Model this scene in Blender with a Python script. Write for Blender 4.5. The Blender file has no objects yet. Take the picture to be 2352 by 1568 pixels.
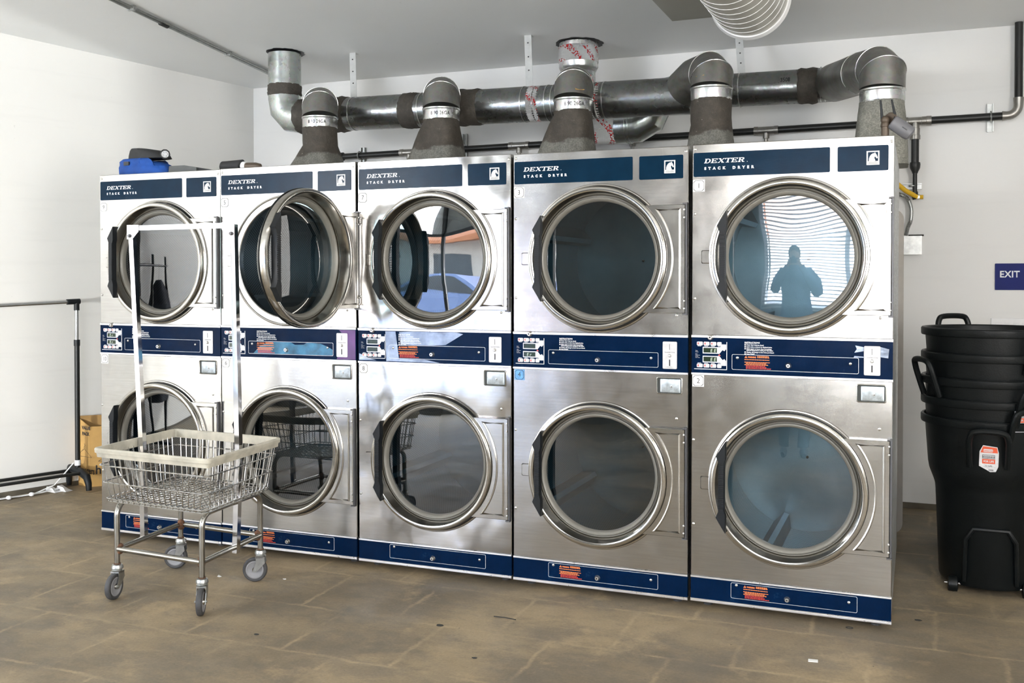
import bpy, bmesh, math, random
from mathutils import Vector, Matrix
random.seed(7)
PI = math.pi
R = math.radians
scn = bpy.context.scene
COL = scn.collection

# ------------------------------------------------------------------ camera, world, light, exposure
cam_d = bpy.data.cameras.new('camera')
cam = bpy.data.objects.new('camera', cam_d)
COL.objects.link(cam)
scn.camera = cam
F_PX, YAW, PITCH, ROLL = 2302.4, 0.38429, -0.014105, -0.000887
CAM = Vector((4.13128, -4.22487, 1.40692))
fw = Vector((-math.sin(YAW)*math.cos(PITCH), math.cos(YAW)*math.cos(PITCH), math.sin(PITCH)))
rt = Vector((math.cos(YAW), math.sin(YAW), 0))
up = rt.cross(fw)
rt, up = rt*math.cos(ROLL) + up*math.sin(ROLL), -rt*math.sin(ROLL) + up*math.cos(ROLL)
m3 = Matrix((rt, up, -fw)).transposed()
cam.matrix_world = Matrix.Translation(CAM) @ m3.to_4x4()
cam_d.sensor_width = 36.0
cam_d.lens = F_PX/2352*36
cam_d.shift_y = -(784-669.2)/2352
cam_d.clip_end = 200

vs = scn.view_settings
vs.view_transform = 'Standard'
vs.look = 'None'
vs.gamma = 1
vs.exposure = 0.78
vs.use_curve_mapping = False

W = bpy.data.worlds.new('world')
scn.world = W
W.use_nodes = True
nt = W.node_tree
nt.nodes.clear()
tc = nt.nodes.new('ShaderNodeTexCoord'); sp = nt.nodes.new('ShaderNodeSeparateXYZ')
rp = nt.nodes.new('ShaderNodeValToRGB'); bg = nt.nodes.new('ShaderNodeBackground'); wo = nt.nodes.new('ShaderNodeOutputWorld')
nt.links.new(tc.outputs['Generated'], sp.inputs[0]); nt.links.new(sp.outputs['Z'], rp.inputs[0])
rp.color_ramp.elements[0].position = 0.0; rp.color_ramp.elements[0].color = (0.9, 0.93, 1.0, 1)
rp.color_ramp.elements[1].position = 0.6; rp.color_ramp.elements[1].color = (0.62, 0.76, 1.0, 1)
bg.inputs['Strength'].default_value = 14.0
nt.links.new(rp.outputs[0], bg.inputs[0]); nt.links.new(bg.outputs[0], wo.inputs[0])

def area(name, loc, rot, sx, sy, power, color=(1, 1, 1)):
    l = bpy.data.lights.new(name, 'AREA'); l.shape = 'RECTANGLE'; l.size = sx; l.size_y = sy; l.energy = power; l.color = color
    o = bpy.data.objects.new(name, l); COL.objects.link(o); o.location = loc; o.rotation_euler = rot
    return o
sun_d = bpy.data.lights.new('sun', 'SUN'); sun_d.energy = 8.0; sun_d.angle = R(1.0); sun_d.color = (1.0, 0.96, 0.9)
sun = bpy.data.objects.new('sun', sun_d); COL.objects.link(sun)
sun.rotation_euler = Vector((-0.42, 0.80, -0.46)).to_track_quat('-Z', 'Y').to_euler()

# daylight through the blinds; fill lamps at an added transom and added side window
def aim(o, d): o.rotation_euler = Vector(d).to_track_quat('-Z', 'Y').to_euler()
aim(area('daylight_blinds', (3.70, -6.57, 1.75), (0, 0, 0), 2.4, 1.65, 125, (1.0, 0.98, 0.95)), (-.12, 1, .0))
aim(area('fill_transom', (-1.6, -6.57, 2.42), (0, 0, 0), 3.1, .55, 170, (0.97, 0.98, 1.0)), (0.1, 1, -.05))
aim(area('fill_side', (6.33, -3.2, 1.7), (0, 0, 0), 2.2, 1.5, 150, (1.0, 0.97, 0.93)), (-1, .25, .05))
# sun glinting off the parked car throws a raking patch on the left wall
gl_ = bpy.data.lights.new('sun_glint', 'SPOT'); gl_.energy = 2800; gl_.spot_size = R(50); gl_.shadow_soft_size = 0.06; gl_.color = (1.0, 0.98, 0.95)
go_ = bpy.data.objects.new('sun_glint', gl_); COL.objects.link(go_); go_.location = (0.745, -11.6, 0.95); aim(go_, (-2.0, 12, 1.2))
# ------------------------------------------------------------------ materials
MATS = {}
class NT:
    def __init__(s, name):
        s.m = bpy.data.materials.new(name); s.m.use_nodes = True
        s.t = s.m.node_tree; s.t.nodes.clear()
        s.out = s.n('OutputMaterial'); MATS[name] = s.m
    def n(s, typ, **kw):
        nd = s.t.nodes.new('ShaderNode' + typ)
        for k, v in kw.items():
            if k.startswith('i_'):
                nd.inputs[k[2:].replace('_', ' ')].default_value = v
            else: setattr(nd, k, v)
        return nd
    def l(s, a, b): s.t.links.new(a, b)
    def coord(s, scale=(1, 1, 1), world=False, loc=(0, 0, 0)):
        mp = s.n('Mapping'); mp.inputs['Scale'].default_value = scale; mp.inputs['Location'].default_value = loc
        if world: s.l(s.n('NewGeometry').outputs['Position'], mp.inputs[0])
        else: s.l(s.n('TexCoord').outputs['Object'], mp.inputs[0])
        return mp.outputs[0]
    def noise(s, vec, scale, detail=4, rough=0.55):
        nd = s.n('TexNoise'); nd.inputs['Scale'].default_value = scale; nd.inputs['Detail'].default_value = detail
        nd.inputs['Roughness'].default_value = rough; s.l(vec, nd.inputs['Vector']); return nd.outputs['Fac']
    def ramp(s, fac, stops, interp='LINEAR'):
        r = s.n('ValToRGB'); cr = r.color_ramp; cr.interpolation = interp
        while len(cr.elements) < len(stops): cr.elements.new(0.5)
        for e, (p, c) in zip(cr.elements, stops):
            e.position = p; e.color = (c, c, c, 1) if isinstance(c, (int, float)) else (*c, 1)
        s.l(fac, r.inputs[0]); return r.outputs[0]
    def mix(s, fac, a, b, mode='MIX'):
        m = s.n('MixRGB'); m.blend_type = mode
        for i, v in ((0, fac), (1, a), (2, b)):
            if hasattr(v, 'links'): s.l(v, m.inputs[i])
            else: m.inputs[i].default_value = (*v, 1) if isinstance(v, tuple) else v
        return m.outputs[0]
    def math(s, op, a, b=None, clamp=False):
        m = s.n('Math'); m.operation = op; m.use_clamp = clamp
        for i, v in ((0, a), (1, b)):
            if v is None: continue
            if hasattr(v, 'links'): s.l(v, m.inputs[i])
            else: m.inputs[i].default_value = v
        return m.outputs[0]
    def vmath(s, op, a, b=None):
        m = s.n('VectorMath'); m.operation = op
        for i, v in ((0, a), (1, b)):
            if v is None: continue
            if hasattr(v, 'links'): s.l(v, m.inputs[i])
            elif isinstance(v, tuple): m.inputs[i].default_value = v
            else: m.inputs[3].default_value = v
        return m.outputs[0]
    def bump(s, h, strength=0.3, dist=0.01):
        b = s.n('Bump'); b.inputs['Strength'].default_value = strength; b.inputs['Distance'].default_value = dist
        s.l(h, b.inputs['Height']); return b.outputs[0]
    def bsdf(s, color=(0.8, 0.8, 0.8), rough=0.5, metal=0.0, normal=None, **kw):
        p = s.n('BsdfPrincipled')
        for nme, v in (('Base Color', color), ('Roughness', rough), ('Metallic', metal)):
            if hasattr(v, 'links'): s.l(v, p.inputs[nme])
            else: p.inputs[nme].default_value = (*v, 1) if isinstance(v, tuple) else v
        if normal is not None: s.l(normal, p.inputs['Normal'])
        for k, v in kw.items():
            k = k.replace('_', ' ')
            if hasattr(v, 'links'): s.l(v, p.inputs[k])
            else: p.inputs[k].default_value = v
        s.l(p.outputs[0], s.out.inputs[0]); return p

def plain(name, color, rough=0.5, metal=0.0, var=0.08, nscale=18, bump=0.0, bscale=60, **kw):
    s = NT(name); v = s.coord()
    f = s.noise(v, nscale)
    lo = tuple(c*(1-var) for c in color); hi = tuple(min(1, c*(1+var)) for c in color)
    c = s.ramp(f, [(0.3, lo), (0.7, hi)])
    nrm = s.bump(s.noise(v, bscale), bump, 0.004) if bump else None
    s.bsdf(c, rough, metal, nrm, **kw)
    return s.m

def brushed(name, color, rough, tilt, wave=0.25, var=0.05, axis='z', wscale=2.2):
    """sheet metal with a fine horizontal grain (smears reflections up and down) and soft waves"""
    s = NT(name); v = s.coord()
    wv = s.n('TexWhiteNoise'); wv.noise_dimensions = '3D'
    s.l(s.vmath('SCALE', v, 4000.0), wv.inputs['Vector'])
    k = s.math('MULTIPLY', s.math('SUBTRACT', wv.outputs['Value'], 0.5), tilt)
    cb = s.n('CombineXYZ'); s.l(k, cb.inputs[2 if axis == 'z' else 0])
    low = s.noise(v, wscale, 2, 0.4)
    bn = s.bump(low, wave, 0.05)
    nrm = s.vmath('NORMALIZE', s.vmath('ADD', bn, cb.outputs[0]))
    f = s.noise(s.coord((3, 3, 60)), 2.0, 4)
    lo = tuple(c*(1-var) for c in color); hi = tuple(min(1, c*(1+var)) for c in color)
    c = s.ramp(f, [(0.35, lo), (0.65, hi)])
    sm = s.noise(v, 9, 6, 0.7)
    rr = s.ramp(sm, [(0.35, rough*0.85), (0.7, rough*1.25)])
    s.bsdf(c, rr, 1.0, nrm)
    return s.m

brushed('stainless', (0.47, 0.458, 0.435), 0.20, 0.16)
brushed('stainless_wavy', (0.52, 0.51, 0.50), 0.15, 0.10, wave=0.7, wscale=3.0)
brushed('stainless_ring', (0.46, 0.445, 0.41), 0.14, 0.03, wave=0.05)
brushed('stainless_hinge', (0.47, 0.457, 0.43), 0.18, 0.14, wave=0.15)
brushed('trim_alu', (0.90, 0.90, 0.91), 0.30, 0.12, wave=0.05)
brushed('cabinet_steel', (0.50, 0.51, 0.50), 0.45, 0.05, wave=0.1, var=0.15)
plain('chrome', (0.62, 0.62, 0.63), 0.09, 1.0, var=0.12, nscale=9)
plain('steel', (0.36, 0.35, 0.32), 0.24, 1.0, var=0.15, nscale=22)
plain('wire', (0.52, 0.52, 0.51), 0.2, 1.0, var=0.1)
plain('zinc', (0.40, 0.41, 0.40), 0.38, 1.0, var=0.18, nscale=30)
plain('screw', (0.72, 0.71, 0.68), 0.3, 1.0)
plain('rust', (0.13, 0.06, 0.03), 0.8, 0.1, var=0.5, nscale=60, bump=0.4)
plain('gasket', (0.20, 0.193, 0.17), 0.40, 0.15, var=0.05)
plain('black_plastic', (0.008, 0.010, 0.012), 0.42, 0, var=0.15, Specular_IOR_Level=0.3)
plain('bin_black', (0.004, 0.0055, 0.006), 0.36, 0, var=0.25, nscale=7, bump=0.15, bscale=160, Specular_IOR_Level=0.22)
plain('rubber', (0.045, 0.045, 0.047), 0.62, 0, var=0.2, nscale=40)
plain('wheel_grey', (0.22, 0.22, 0.23), 0.5, 0)
plain('white_plastic', (0.80, 0.80, 0.80), 0.45, 0, var=0.03)
plain('sticker_white', (0.82, 0.82, 0.80), 0.4, 0, var=0.02)
plain('sticker_blue', (0.12, 0.33, 0.62), 0.35, 0, var=0.25, nscale=50)
plain('ink', (0.015, 0.015, 0.018), 0.5, 0)
plain('lcd', (0.02, 0.035, 0.02), 0.15, 0)
plain('lcd_digit', (0.55, 0.68, 0.55), 0.4, 0)
plain('key_white', (0.75, 0.73, 0.74), 0.4, 0)
plain('key_red', (0.62, 0.12, 0.12), 0.4, 0)
plain('silver_ink', (0.60, 0.63, 0.68), 0.35, 0.3)
plain('white_ink', (0.80, 0.82, 0.85), 0.4, 0)
plain('orange_ink', (0.80, 0.22, 0.06), 0.5, 0)
plain('red_ink', (0.55, 0.05, 0.03), 0.5, 0)
plain('purple_film', (0.09, 0.02, 0.13), 0.2, 0, var=0.4, nscale=8)
plain('film_grey', (0.30, 0.36, 0.47), 0.12, 0.1, var=0.5, nscale=10, bump=0.4, bscale=25)
plain('film_blue', (0.015, 0.13, 0.24), 0.2, 0, var=0.5, nscale=15)
plain('bag_blue', (0.005, 0.06, 0.29), 0.75, 0, var=0.3, nscale=12, bump=0.5, bscale=40)
plain('bag_black', (0.02, 0.021, 0.022), 0.7, 0, var=0.2, bump=0.3)
plain('case_grey', (0.075, 0.08, 0.078), 0.55, 0, var=0.15)
plain('lens_glass', (0.65, 0.66, 0.68), 0.12, 0.6)
plain('cord_orange', (0.6, 0.16, 0.05), 0.5, 0)
plain('card', (0.50, 0.30, 0.10), 0.85, 0, var=0.12, nscale=8, bump=0.1)
plain('card_in', (0.34, 0.20, 0.07), 0.85, 0, var=0.12, nscale=8)
plain('pipe_black', (0.006, 0.007, 0.007), 0.42, 0.0, var=0.3, nscale=20)
plain('pipe_fitting', (0.30, 0.29, 0.27), 0.36, 0.9, var=0.2, nscale=20)
plain('yellow_tube', (0.70, 0.42, 0.02), 0.45, 0, var=0.05)
plain('bronze', (0.10, 0.075, 0.055), 0.45, 0.4)
plain('cam_body', (0.12, 0.12, 0.13), 0.45, 0)
plain('table_top', (0.43, 0.40, 0.36), 0.6, 0, var=0.06, bump=0.1)
plain('exit_blue', (0.002, 0.010, 0.13), 0.4, 0, var=0.05, Specular_IOR_Level=0.12)
plain('duct_white', (0.46, 0.45, 0.40), 0.34, 0.25, var=0.05, nscale=5)
plain('red_logo', (0.72, 0.10, 0.035), 0.45, 0)
plain('foil_label', (0.66, 0.66, 0.67), 0.4, 0.3, bump=0.6, bscale=60)
plain('rim_rubber', (0.44, 0.415, 0.34), 0.55, 0, var=0.22, nscale=14, bump=0.1)
plain('paper', (0.75, 0.75, 0.73), 0.8, 0)
plain('debris', (0.03, 0.03, 0.028), 0.8, 0)
plain('lint_green', (0.09, 0.14, 0.11), 0.9, 0, var=0.6, nscale=80, bump=0.8, bscale=90)
plain('frame_dark', (0.10, 0.10, 0.105), 0.4, 0.5)
plain('blind', (0.30, 0.33, 0.38), 0.5, 0, var=0.02)
plain('tile_roof', (0.55, 0.20, 0.08), 0.7, 0, var=0.25, nscale=10)
plain('stucco', (0.62, 0.55, 0.46), 0.85, 0, var=0.05)
plain('asphalt', (0.30, 0.30, 0.30), 0.9, 0, var=0.15, nscale=3)
plain('car_paint', (0.20, 0.28, 0.50), 0.25, 0.2, var=0.02)
plain('car_glass', (0.03, 0.04, 0.05), 0.08, 0)
plain('strap_metal', (0.62, 0.63, 0.62), 0.5, 0.2)
plain('skin', (0.45, 0.27, 0.19), 0.55, 0, var=0.05)
plain('cloth_blue', (0.07, 0.16, 0.30), 0.85, 0, var=0.15, bump=0.3)
plain('cloth_dark', (0.03, 0.035, 0.05), 0.9, 0, var=0.15)
plain('hair', (0.02, 0.014, 0.01), 0.6, 0, var=0.3, nscale=70)
plain('baseboard', (0.11, 0.095, 0.07), 0.8, 0, var=0.35, nscale=6)

def m_label():
    s = NT('label_navy'); v = s.coord()
    f = s.noise(v, 14, 3)
    c = s.ramp(f, [(0.3, (0.002, 0.016, 0.036)), (0.75, (0.003, 0.022, 0.050))])
    s.bsdf(c, 0.22, 0.0, s.bump(s.noise(s.coord((40, 40, 300)), 1.0, 2), 0.06, 0.004), Specular_IOR_Level=0.09)
m_label()
def m_band():
    s = NT('band_navy'); v = s.coord()
    f = s.noise(v, 9, 6, 0.7)
    c = s.ramp(f, [(0.25, (0.0008, 0.007, 0.026)), (0.62, (0.001, 0.011, 0.042)), (0.85, (0.003, 0.026, 0.075))])
    # fine pale scratches that stay on the paint
    sc = s.noise(s.coord((30, 30, 4), loc=(3, 1, 2)), 3.0, 6, 0.75)
    c = s.mix(s.ramp(sc, [(0.68, 0.0), (0.80, 0.55)]), c, (0.10, 0.17, 0.30))
    s.bsdf(c, s.ramp(f, [(0.3, 0.16), (0.8, 0.32)]), 0.0, s.bump(s.noise(v, 5, 2), 0.12, 0.02), Specular_IOR_Level=0.07)
m_band()
def m_galv(name, base, rough, dirt):
    s = NT(name); v = s.coord()
    sp_ = s.n('TexVoronoi'); sp_.inputs['Scale'].default_value = 45; s.l(v, sp_.inputs['Vector'])
    f = s.noise(v, 6, 5, 0.65)
    c = s.ramp(f, [(0.3, tuple(x*0.72 for x in base)), (0.7, base)])
    c = s.mix(0.10, c, sp_.outputs['Color'], 'MULTIPLY')
    d = s.ramp(s.noise(s.coord(loc=(5, 5, 5)), 4, 6, 0.75), [(0.55, 0.0), (0.75, dirt)])
    c = s.mix(d, c, (0.10, 0.09, 0.07))
    s.bsdf(c, s.ramp(f, [(0.3, rough*1.2), (0.75, rough*0.8)]), 0.95, s.bump(s.noise(v, 7, 3), 0.25, 0.02))
m_galv('galvanized', (0.66, 0.70, 0.68), 0.26, 0.3)
m_galv('galv_elbow', (0.31, 0.305, 0.285), 0.42, 0.5)
m_galv('galv_ring', (0.72, 0.73, 0.72), 0.28, 0.05)
m_galv('galv_dark', (0.33, 0.34, 0.335), 0.26, 0.8)
def m_paste():
    s = NT('duct_paste'); v = s.coord()
    f = s.noise(v, 16, 8, 0.75); g = s.noise(s.coord(loc=(2, 7, 1)), 70, 4, 0.7)
    c = s.ramp(f, [(0.25, (0.028, 0.024, 0.019)), (0.55, (0.070, 0.060, 0.048)), (0.8, (0.14, 0.125, 0.10))])
    c = s.mix(s.ramp(g, [(0.66, 0.0), (0.74, 0.6)]), c, (0.42, 0.38, 0.33)); PASTE_C = c
    s.bsdf(c, 0.62, 0.0, s.bump(s.mix(0.5, f, g), 0.8, 0.015))
m_paste()
def m_cement():
    s = NT('boot_grey'); v = s.coord()
    f = s.noise(v, 8, 6, 0.7); g = s.noise(v, 140, 3)
    c = s.ramp(f, [(0.3, (0.13, 0.13, 0.11)), (0.7, (0.26, 0.255, 0.22))])
    c = s.mix(0.35, c, s.ramp(g, [(0.4, 0.2), (0.6, 0.8)]), 'OVERLAY')
    s.bsdf(c, 0.7, 0.1, s.bump(g, 0.4, 0.005))
m_cement()
def m_foil():
    s = NT('foil_tape'); v = s.coord()
    f = s.noise(v, 30, 6, 0.8)
    br = s.n('TexBrick'); s.l(s.coord((9, 9, 9)), br.inputs['Vector'])
    br.inputs['Scale'].default_value = 3.0; br.inputs['Mortar Size'].default_value = 0.06
    br.inputs['Color1'].default_value = (1, 1, 1, 1); br.inputs['Color2'].default_value = (0, 0, 0, 1); br.inputs['Mortar'].default_value = (0, 0, 0, 1)
    # broken red printing on the tape
    g = s.noise(s.coord((60, 60, 60), loc=(1, 2, 3)), 1.6, 2, 0.5)
    w = s.n('TexWave'); s.l(s.coord((1, 1, 1)), w.inputs['Vector']); w.inputs['Scale'].default_value = 5.0; w.bands_direction = 'DIAGONAL'
    m = s.math('MULTIPLY', s.ramp(g, [(0.50, 0.0), (0.54, 1.0)]), s.ramp(w.outputs['Fac'], [(0.62, 0.0), (0.66, 1.0)]))
    c = s.mix(m, (0.86, 0.86, 0.86), (0.50, 0.02, 0.02))
    s.bsdf(c, 0.14, s.math('SUBTRACT', 1.0, m), s.bump(f, 0.9, 0.02))
m_foil()
def m_glass(name, tint, refl):
    s = NT(name)
    lw = s.n('LayerWeight'); lw.inputs['Blend'].default_value = 0.5
    k = s.math('ADD', s.math('MULTIPLY', s.math('POWER', lw.outputs['Facing'], 5.0), 1.0-refl), refl, True)
    tr = s.n('BsdfTransparent'); tr.inputs[0].default_value = (*tint, 1)
    gl = s.n('BsdfGlossy'); gl.inputs['Roughness'].default_value = 0.012
    v = s.coord()
    s.l(s.bump(s.noise(v, 3.0, 1), 0.05, 0.03), gl.inputs['Normal'])
    mx = s.n('MixShader'); s.l(k, mx.inputs[0]); s.l(tr.outputs[0], mx.inputs[1]); s.l(gl.outputs[0], mx.inputs[2])
    s.l(mx.outputs[0], s.out.inputs[0])
m_glass('door_glass', (0.24, 0.33, 0.36), 0.12)
m_glass('door_glass_lit', (0.56, 0.68, 0.73), 0.12)  # tint lightened so the rightmost doors look brightly lit
m_glass('window_glass', (0.96, 0.98, 0.98), 0.06)
def m_drum():
    s = NT('drum_perforated')
    sp_ = s.n('SeparateXYZ'); s.l(s.n('TexCoord').outputs['Object'], sp_.inputs[0])
    u = s.math('MULTIPLY', s.math('ARCTAN2', sp_.outputs['X'], sp_.outputs['Z']), 0.36/0.0125)
    w = s.math('MULTIPLY', sp_.outputs['Y'], 1/0.0108)
    row = s.math('FLOOR', w)
    u2 = s.math('ADD', u, s.math('MULTIPLY', row, 0.5))
    fu = s.math('SUBTRACT', s.math('FRACT', u2), 0.5); fv = s.math('SUBTRACT', s.math('FRACT', w), 0.5)
    d = s.math('ADD', s.math('MULTIPLY', fu, fu), s.math('MULTIPLY', fv, fv))
    hole = s.math('LESS_THAN', d, 0.085)
    c = s.mix(hole, (0.30, 0.34, 0.36), (0.004, 0.005, 0.006))
    s.bsdf(c, 0.36, s.math('SUBTRACT', 1.0, hole))
m_drum()
plain('drum_back', (0.34, 0.40, 0.44), 0.34, 0.9, var=0.12, nscale=5, bump=0.15, bscale=220)
def m_wall(name, col, marks):
    s = NT(name); v = s.coord(world=True)
    f = s.noise(v, 1.3, 5, 0.6); g = s.noise(s.coord((1, 1, 12), world=True), 1.2, 4, 0.6)
    c = s.ramp(f, [(0.3, tuple(x*0.965 for x in col)), (0.7, col)])
    c = s.mix(s.ramp(g, [(0.56, 0.0), (0.72, marks)]), c, tuple(x*0.93 for x in col))
    sp_ = s.noise(s.coord(world=True, loc=(9, 3, 5)), 30, 2, 0.5)
    c = s.mix(s.ramp(sp_, [(0.78, 0.0), (0.80, 0.5)]), c, tuple(x*0.72 for x in col))
    s.bsdf(c, 0.55, 0, s.bump(s.noise(v, 70, 3), 0.08, 0.004))
m_wall('wall_paint', (0.78, 0.775, 0.755), 0.5)
m_wall('wall_paint_left', (0.80, 0.79, 0.76), 0.6)
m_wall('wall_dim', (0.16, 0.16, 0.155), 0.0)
m_wall('ceiling_paint', (0.83, 0.84, 0.83), 0.0)
def m_floor():
    s = NT('concrete'); v = s.coord(world=True)
    a = s.noise(v, 1.1, 8, 0.62); b = s.noise(s.coord((1, 1.0, 1), world=True, loc=(4, 8, 0)), 3.6, 8, 0.68)
    st = s.noise(s.coord((0.9, 1.5, 1), world=True, loc=(1, 1, 0)), 2.6, 9, 0.74)
    fine = s.noise(v, 90, 4, 0.7)
    c = s.ramp(a, [(0.36, (0.140, 0.112, 0.074)), (0.50, (0.222, 0.172, 0.108)), (0.62, (0.305, 0.232, 0.140))])
    c = s.mix(s.ramp(st, [(0.43, 0.5), (0.55, 0.0)]), c, (0.115, 0.100, 0.078))
    # brown glue left in the joints of lifted floor tiles, worn away in places
    br = s.n('TexBrick'); br.offset = 0.5
    dist = s.vmath('ADD', s.coord(world=True, loc=(0.13, 0.1, 0)), s.vmath('SCALE', s.mix(1.0, (0, 0, 0), s.noise(v, 5, 6, 0.75)), 0.07))
    s.l(dist, br.inputs['Vector']); br.inputs['Scale'].default_value = 1.0
    br.inputs['Brick Width'].default_value = 0.46; br.inputs['Row Height'].default_value = 0.46
    br.inputs['Mortar Size'].default_value = 0.016; br.inputs['Mortar Smooth'].default_value = 1.0
    br.inputs['Color1'].default_value = (0, 0, 0, 1); br.inputs['Color2'].default_value = (0, 0, 0, 1); br.inputs['Mortar'].default_value = (1, 1, 1, 1)
    wear = s.ramp(b, [(0.42, 0.0), (0.60, 1.0)])
    jm = s.math('MULTIPLY', br.outputs['Color'], s.math('ADD', s.math('MULTIPLY', wear, 0.5), 0.0))
    c = s.mix(jm, c, (0.46, 0.35, 0.21))
    pt = s.noise(s.coord(world=True, loc=(2, 5, 0)), 2.3, 7, 0.7)
    c = s.mix(s.ramp(pt, [(0.57, 0.0), (0.66, 0.42)]), c, (0.44, 0.325, 0.185))
    dk = s.noise(s.coord(world=True, loc=(7, 1, 0)), 2.0, 6, 0.66)
    c = s.mix(s.ramp(dk, [(0.58, 0.0), (0.70, 0.45)]), c, (0.09, 0.085, 0.075))
    c = s.mix(0.28, c, s.ramp(fine, [(0.3, 0.25), (0.7, 0.75)]), 'OVERLAY')
    spk = s.noise(s.coord(world=True, loc=(3, 3, 3)), 45, 2, 0.4)
    c = s.mix(s.ramp(spk, [(0.76, 0.0), (0.79, 0.7)]), c, (0.03, 0.03, 0.028))
    s.bsdf(c, s.ramp(b, [(0.3, 0.48), (0.7, 0.68)]), 0, s.bump(s.mix(0.5, b, fine), 0.25, 0.004))
m_floor()

# ------------------------------------------------------------------ mesh builder
class MB:
    def __init__(s): s.bm = bmesh.new(); s.mi = 0
    def face(s, vs_):
        try: f = s.bm.faces.new(vs_)
        except ValueError: return None
        f.material_index = s.mi; return f
    def v(s, p): return s.bm.verts.new(p)
    def poly(s, pts): return s.face([s.v(p) for p in pts])
    def hexa(s, p):          # 8 points: bottom 4 then top 4
        v = [s.v(q) for q in p]
        for q in ((3, 2, 1, 0), (4, 5, 6, 7), (0, 1, 5, 4), (1, 2, 6, 5), (2, 3, 7, 6), (3, 0, 4, 7)): s.face([v[i] for i in q])
    def box(s, x0, y0, z0, x1, y1, z1):
        s.hexa([(x0, y0, z0), (x1, y0, z0), (x1, y1, z0), (x0, y1, z0), (x0, y0, z1), (x1, y0, z1), (x1, y1, z1), (x0, y1, z1)])
    def prism(s, pts, y0, y1):   # polygon in xz, extruded in y
        n = len(pts); a = [s.v((x, y0, z)) for x, z in pts]; b = [s.v((x, y1, z)) for x, z in pts]
        s.face(a); s.face(b[::-1])
        for i in range(n): j = (i+1) % n; s.face([a[i], b[i], b[j], a[j]])
    def prism_z(s, pts, z0, z1):
        n = len(pts); a = [s.v((x, y, z0)) for x, y in pts]; b = [s.v((x, y, z1)) for x, y in pts]
        s.face(a[::-1]); s.face(b)
        for i in range(n): j = (i+1) % n; s.face([a[i], a[j], b[j], b[i]])
    def rings(s, rings, cap0=True, cap1=True, closed=False):
        vr = [[s.v(p) for p in r] for r in rings]; n = len(vr[0])
        rng = range(len(vr)) if closed else range(len(vr)-1)
        for i in rng:
            a, b = vr[i], vr[(i+1) % len(vr)]
            for k in range(n): s.face([a[k], a[(k+1) % n], b[(k+1) % n], b[k]])
        if not closed:
            if cap0: s.face(vr[0][::-1])
            if cap1: s.face(vr[-1])
        return vr
    def tube(s, path, r, n=10, closed=False, caps=True, square=False):
        P = [Vector(p) for p in path]; m = len(P)
        rr = r if isinstance(r, (list, tuple)) else [r]*m
        tang = []
        for i in range(m):
            a = P[i-1] if (i > 0 or closed) else P[i]; b = P[(i+1) % m] if (i < m-1 or closed) else P[i]
            d1 = (P[i]-a).normalized() if (P[i]-a).length > 1e-9 else None
            d2 = (b-P[i]).normalized() if (b-P[i]).length > 1e-9 else None
            t = (d1 or d2) + (d2 or d1)
            tang.append((t.normalized() if t.length > 1e-6 else (d2 or d1), d1 or d2))
        t0 = tang[0][0]
        up_ = Vector((0, 0, 1)) if abs(t0.z) < 0.9 else Vector((0, 1, 0))
        nrm = (up_ - t0*up_.dot(t0)).normalized()
        rings = []
        for i in range(m):
            t, d1 = tang[i]
            nrm = (nrm - t*nrm.dot(t)).normalized(); bn = t.cross(nrm)
            c = max(0.35, t.dot(d1)) ; ring = []
            # widen along the bend so mitred joints keep the pipe's size
            bend = (d1 - t*d1.dot(t))
            for k in range(n):
                an = 2*PI*(k+0.5)/n if square else 2*PI*k/n
                q = nrm*math.cos(an) + bn*math.sin(an)
                if bend.length > 1e-6:
                    bd = bend.normalized(); q = q + bd*q.dot(bd)*(1/c - 1)
                ring.append(P[i] + q*rr[i]*(1.4142 if square else 1))
            rings.append(ring)
        s.rings(rings, caps, caps, closed)
    def cyl(s, p0, p1, r, n=16, r1=None): s.tube([p0, p1], [r, r if r1 is None else r1], n)
    def lathe(s, prof, c=(0, 0, 0), axis='z', n=48, a0=0.0, a1=2*PI):
        """prof: list of (radius, height along axis)"""
        full = abs(a1-a0-2*PI) < 1e-6; m = n if full else n+1; vr = []
        for r, h in prof:
            if r < 1e-7:
                p = (c[0], c[1], c[2]+h) if axis == 'z' else ((c[0], c[1]+h, c[2]) if axis == 'y' else (c[0]+h, c[1], c[2]))
                vr.append([s.v(p)]); continue
            ring = []
            for k in range(m):
                a = a0 + (a1-a0)*k/n; x, y = r*math.cos(a), r*math.sin(a)
                ring.append(s.v((c[0]+x, c[1]+y, c[2]+h) if axis == 'z' else ((c[0]+x, c[1]+h, c[2]+y) if axis == 'y' else (c[0]+h, c[1]+x, c[2]+y))))
            vr.append(ring)
        for a, b in zip(vr, vr[1:]):
            for k in range(n):
                j = (k+1) % m
                if len(a) == 1 and len(b) == 1: continue
                if len(a) == 1: s.face([a[0], b[k], b[j]])
                elif len(b) == 1: s.face([a[k], a[j], b[0]])
                else: s.face([a[k], a[j], b[j], b[k]])
    def ball(s, c, r, n=14, sx=1, sy=1, sz=1):
        prof = [(r*math.sin(PI*i/n), -r*math.cos(PI*i/n)) for i in range(n+1)]
        k0 = len(s.bm.verts); s.lathe(prof, (0, 0, 0), 'z', n*2)
        s.bm.verts.ensure_lookup_table()
        for v in s.bm.verts[k0:]: v.co = Vector((c[0]+v.co.x*sx, c[1]+v.co.y*sy, c[2]+v.co.z*sz))
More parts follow.
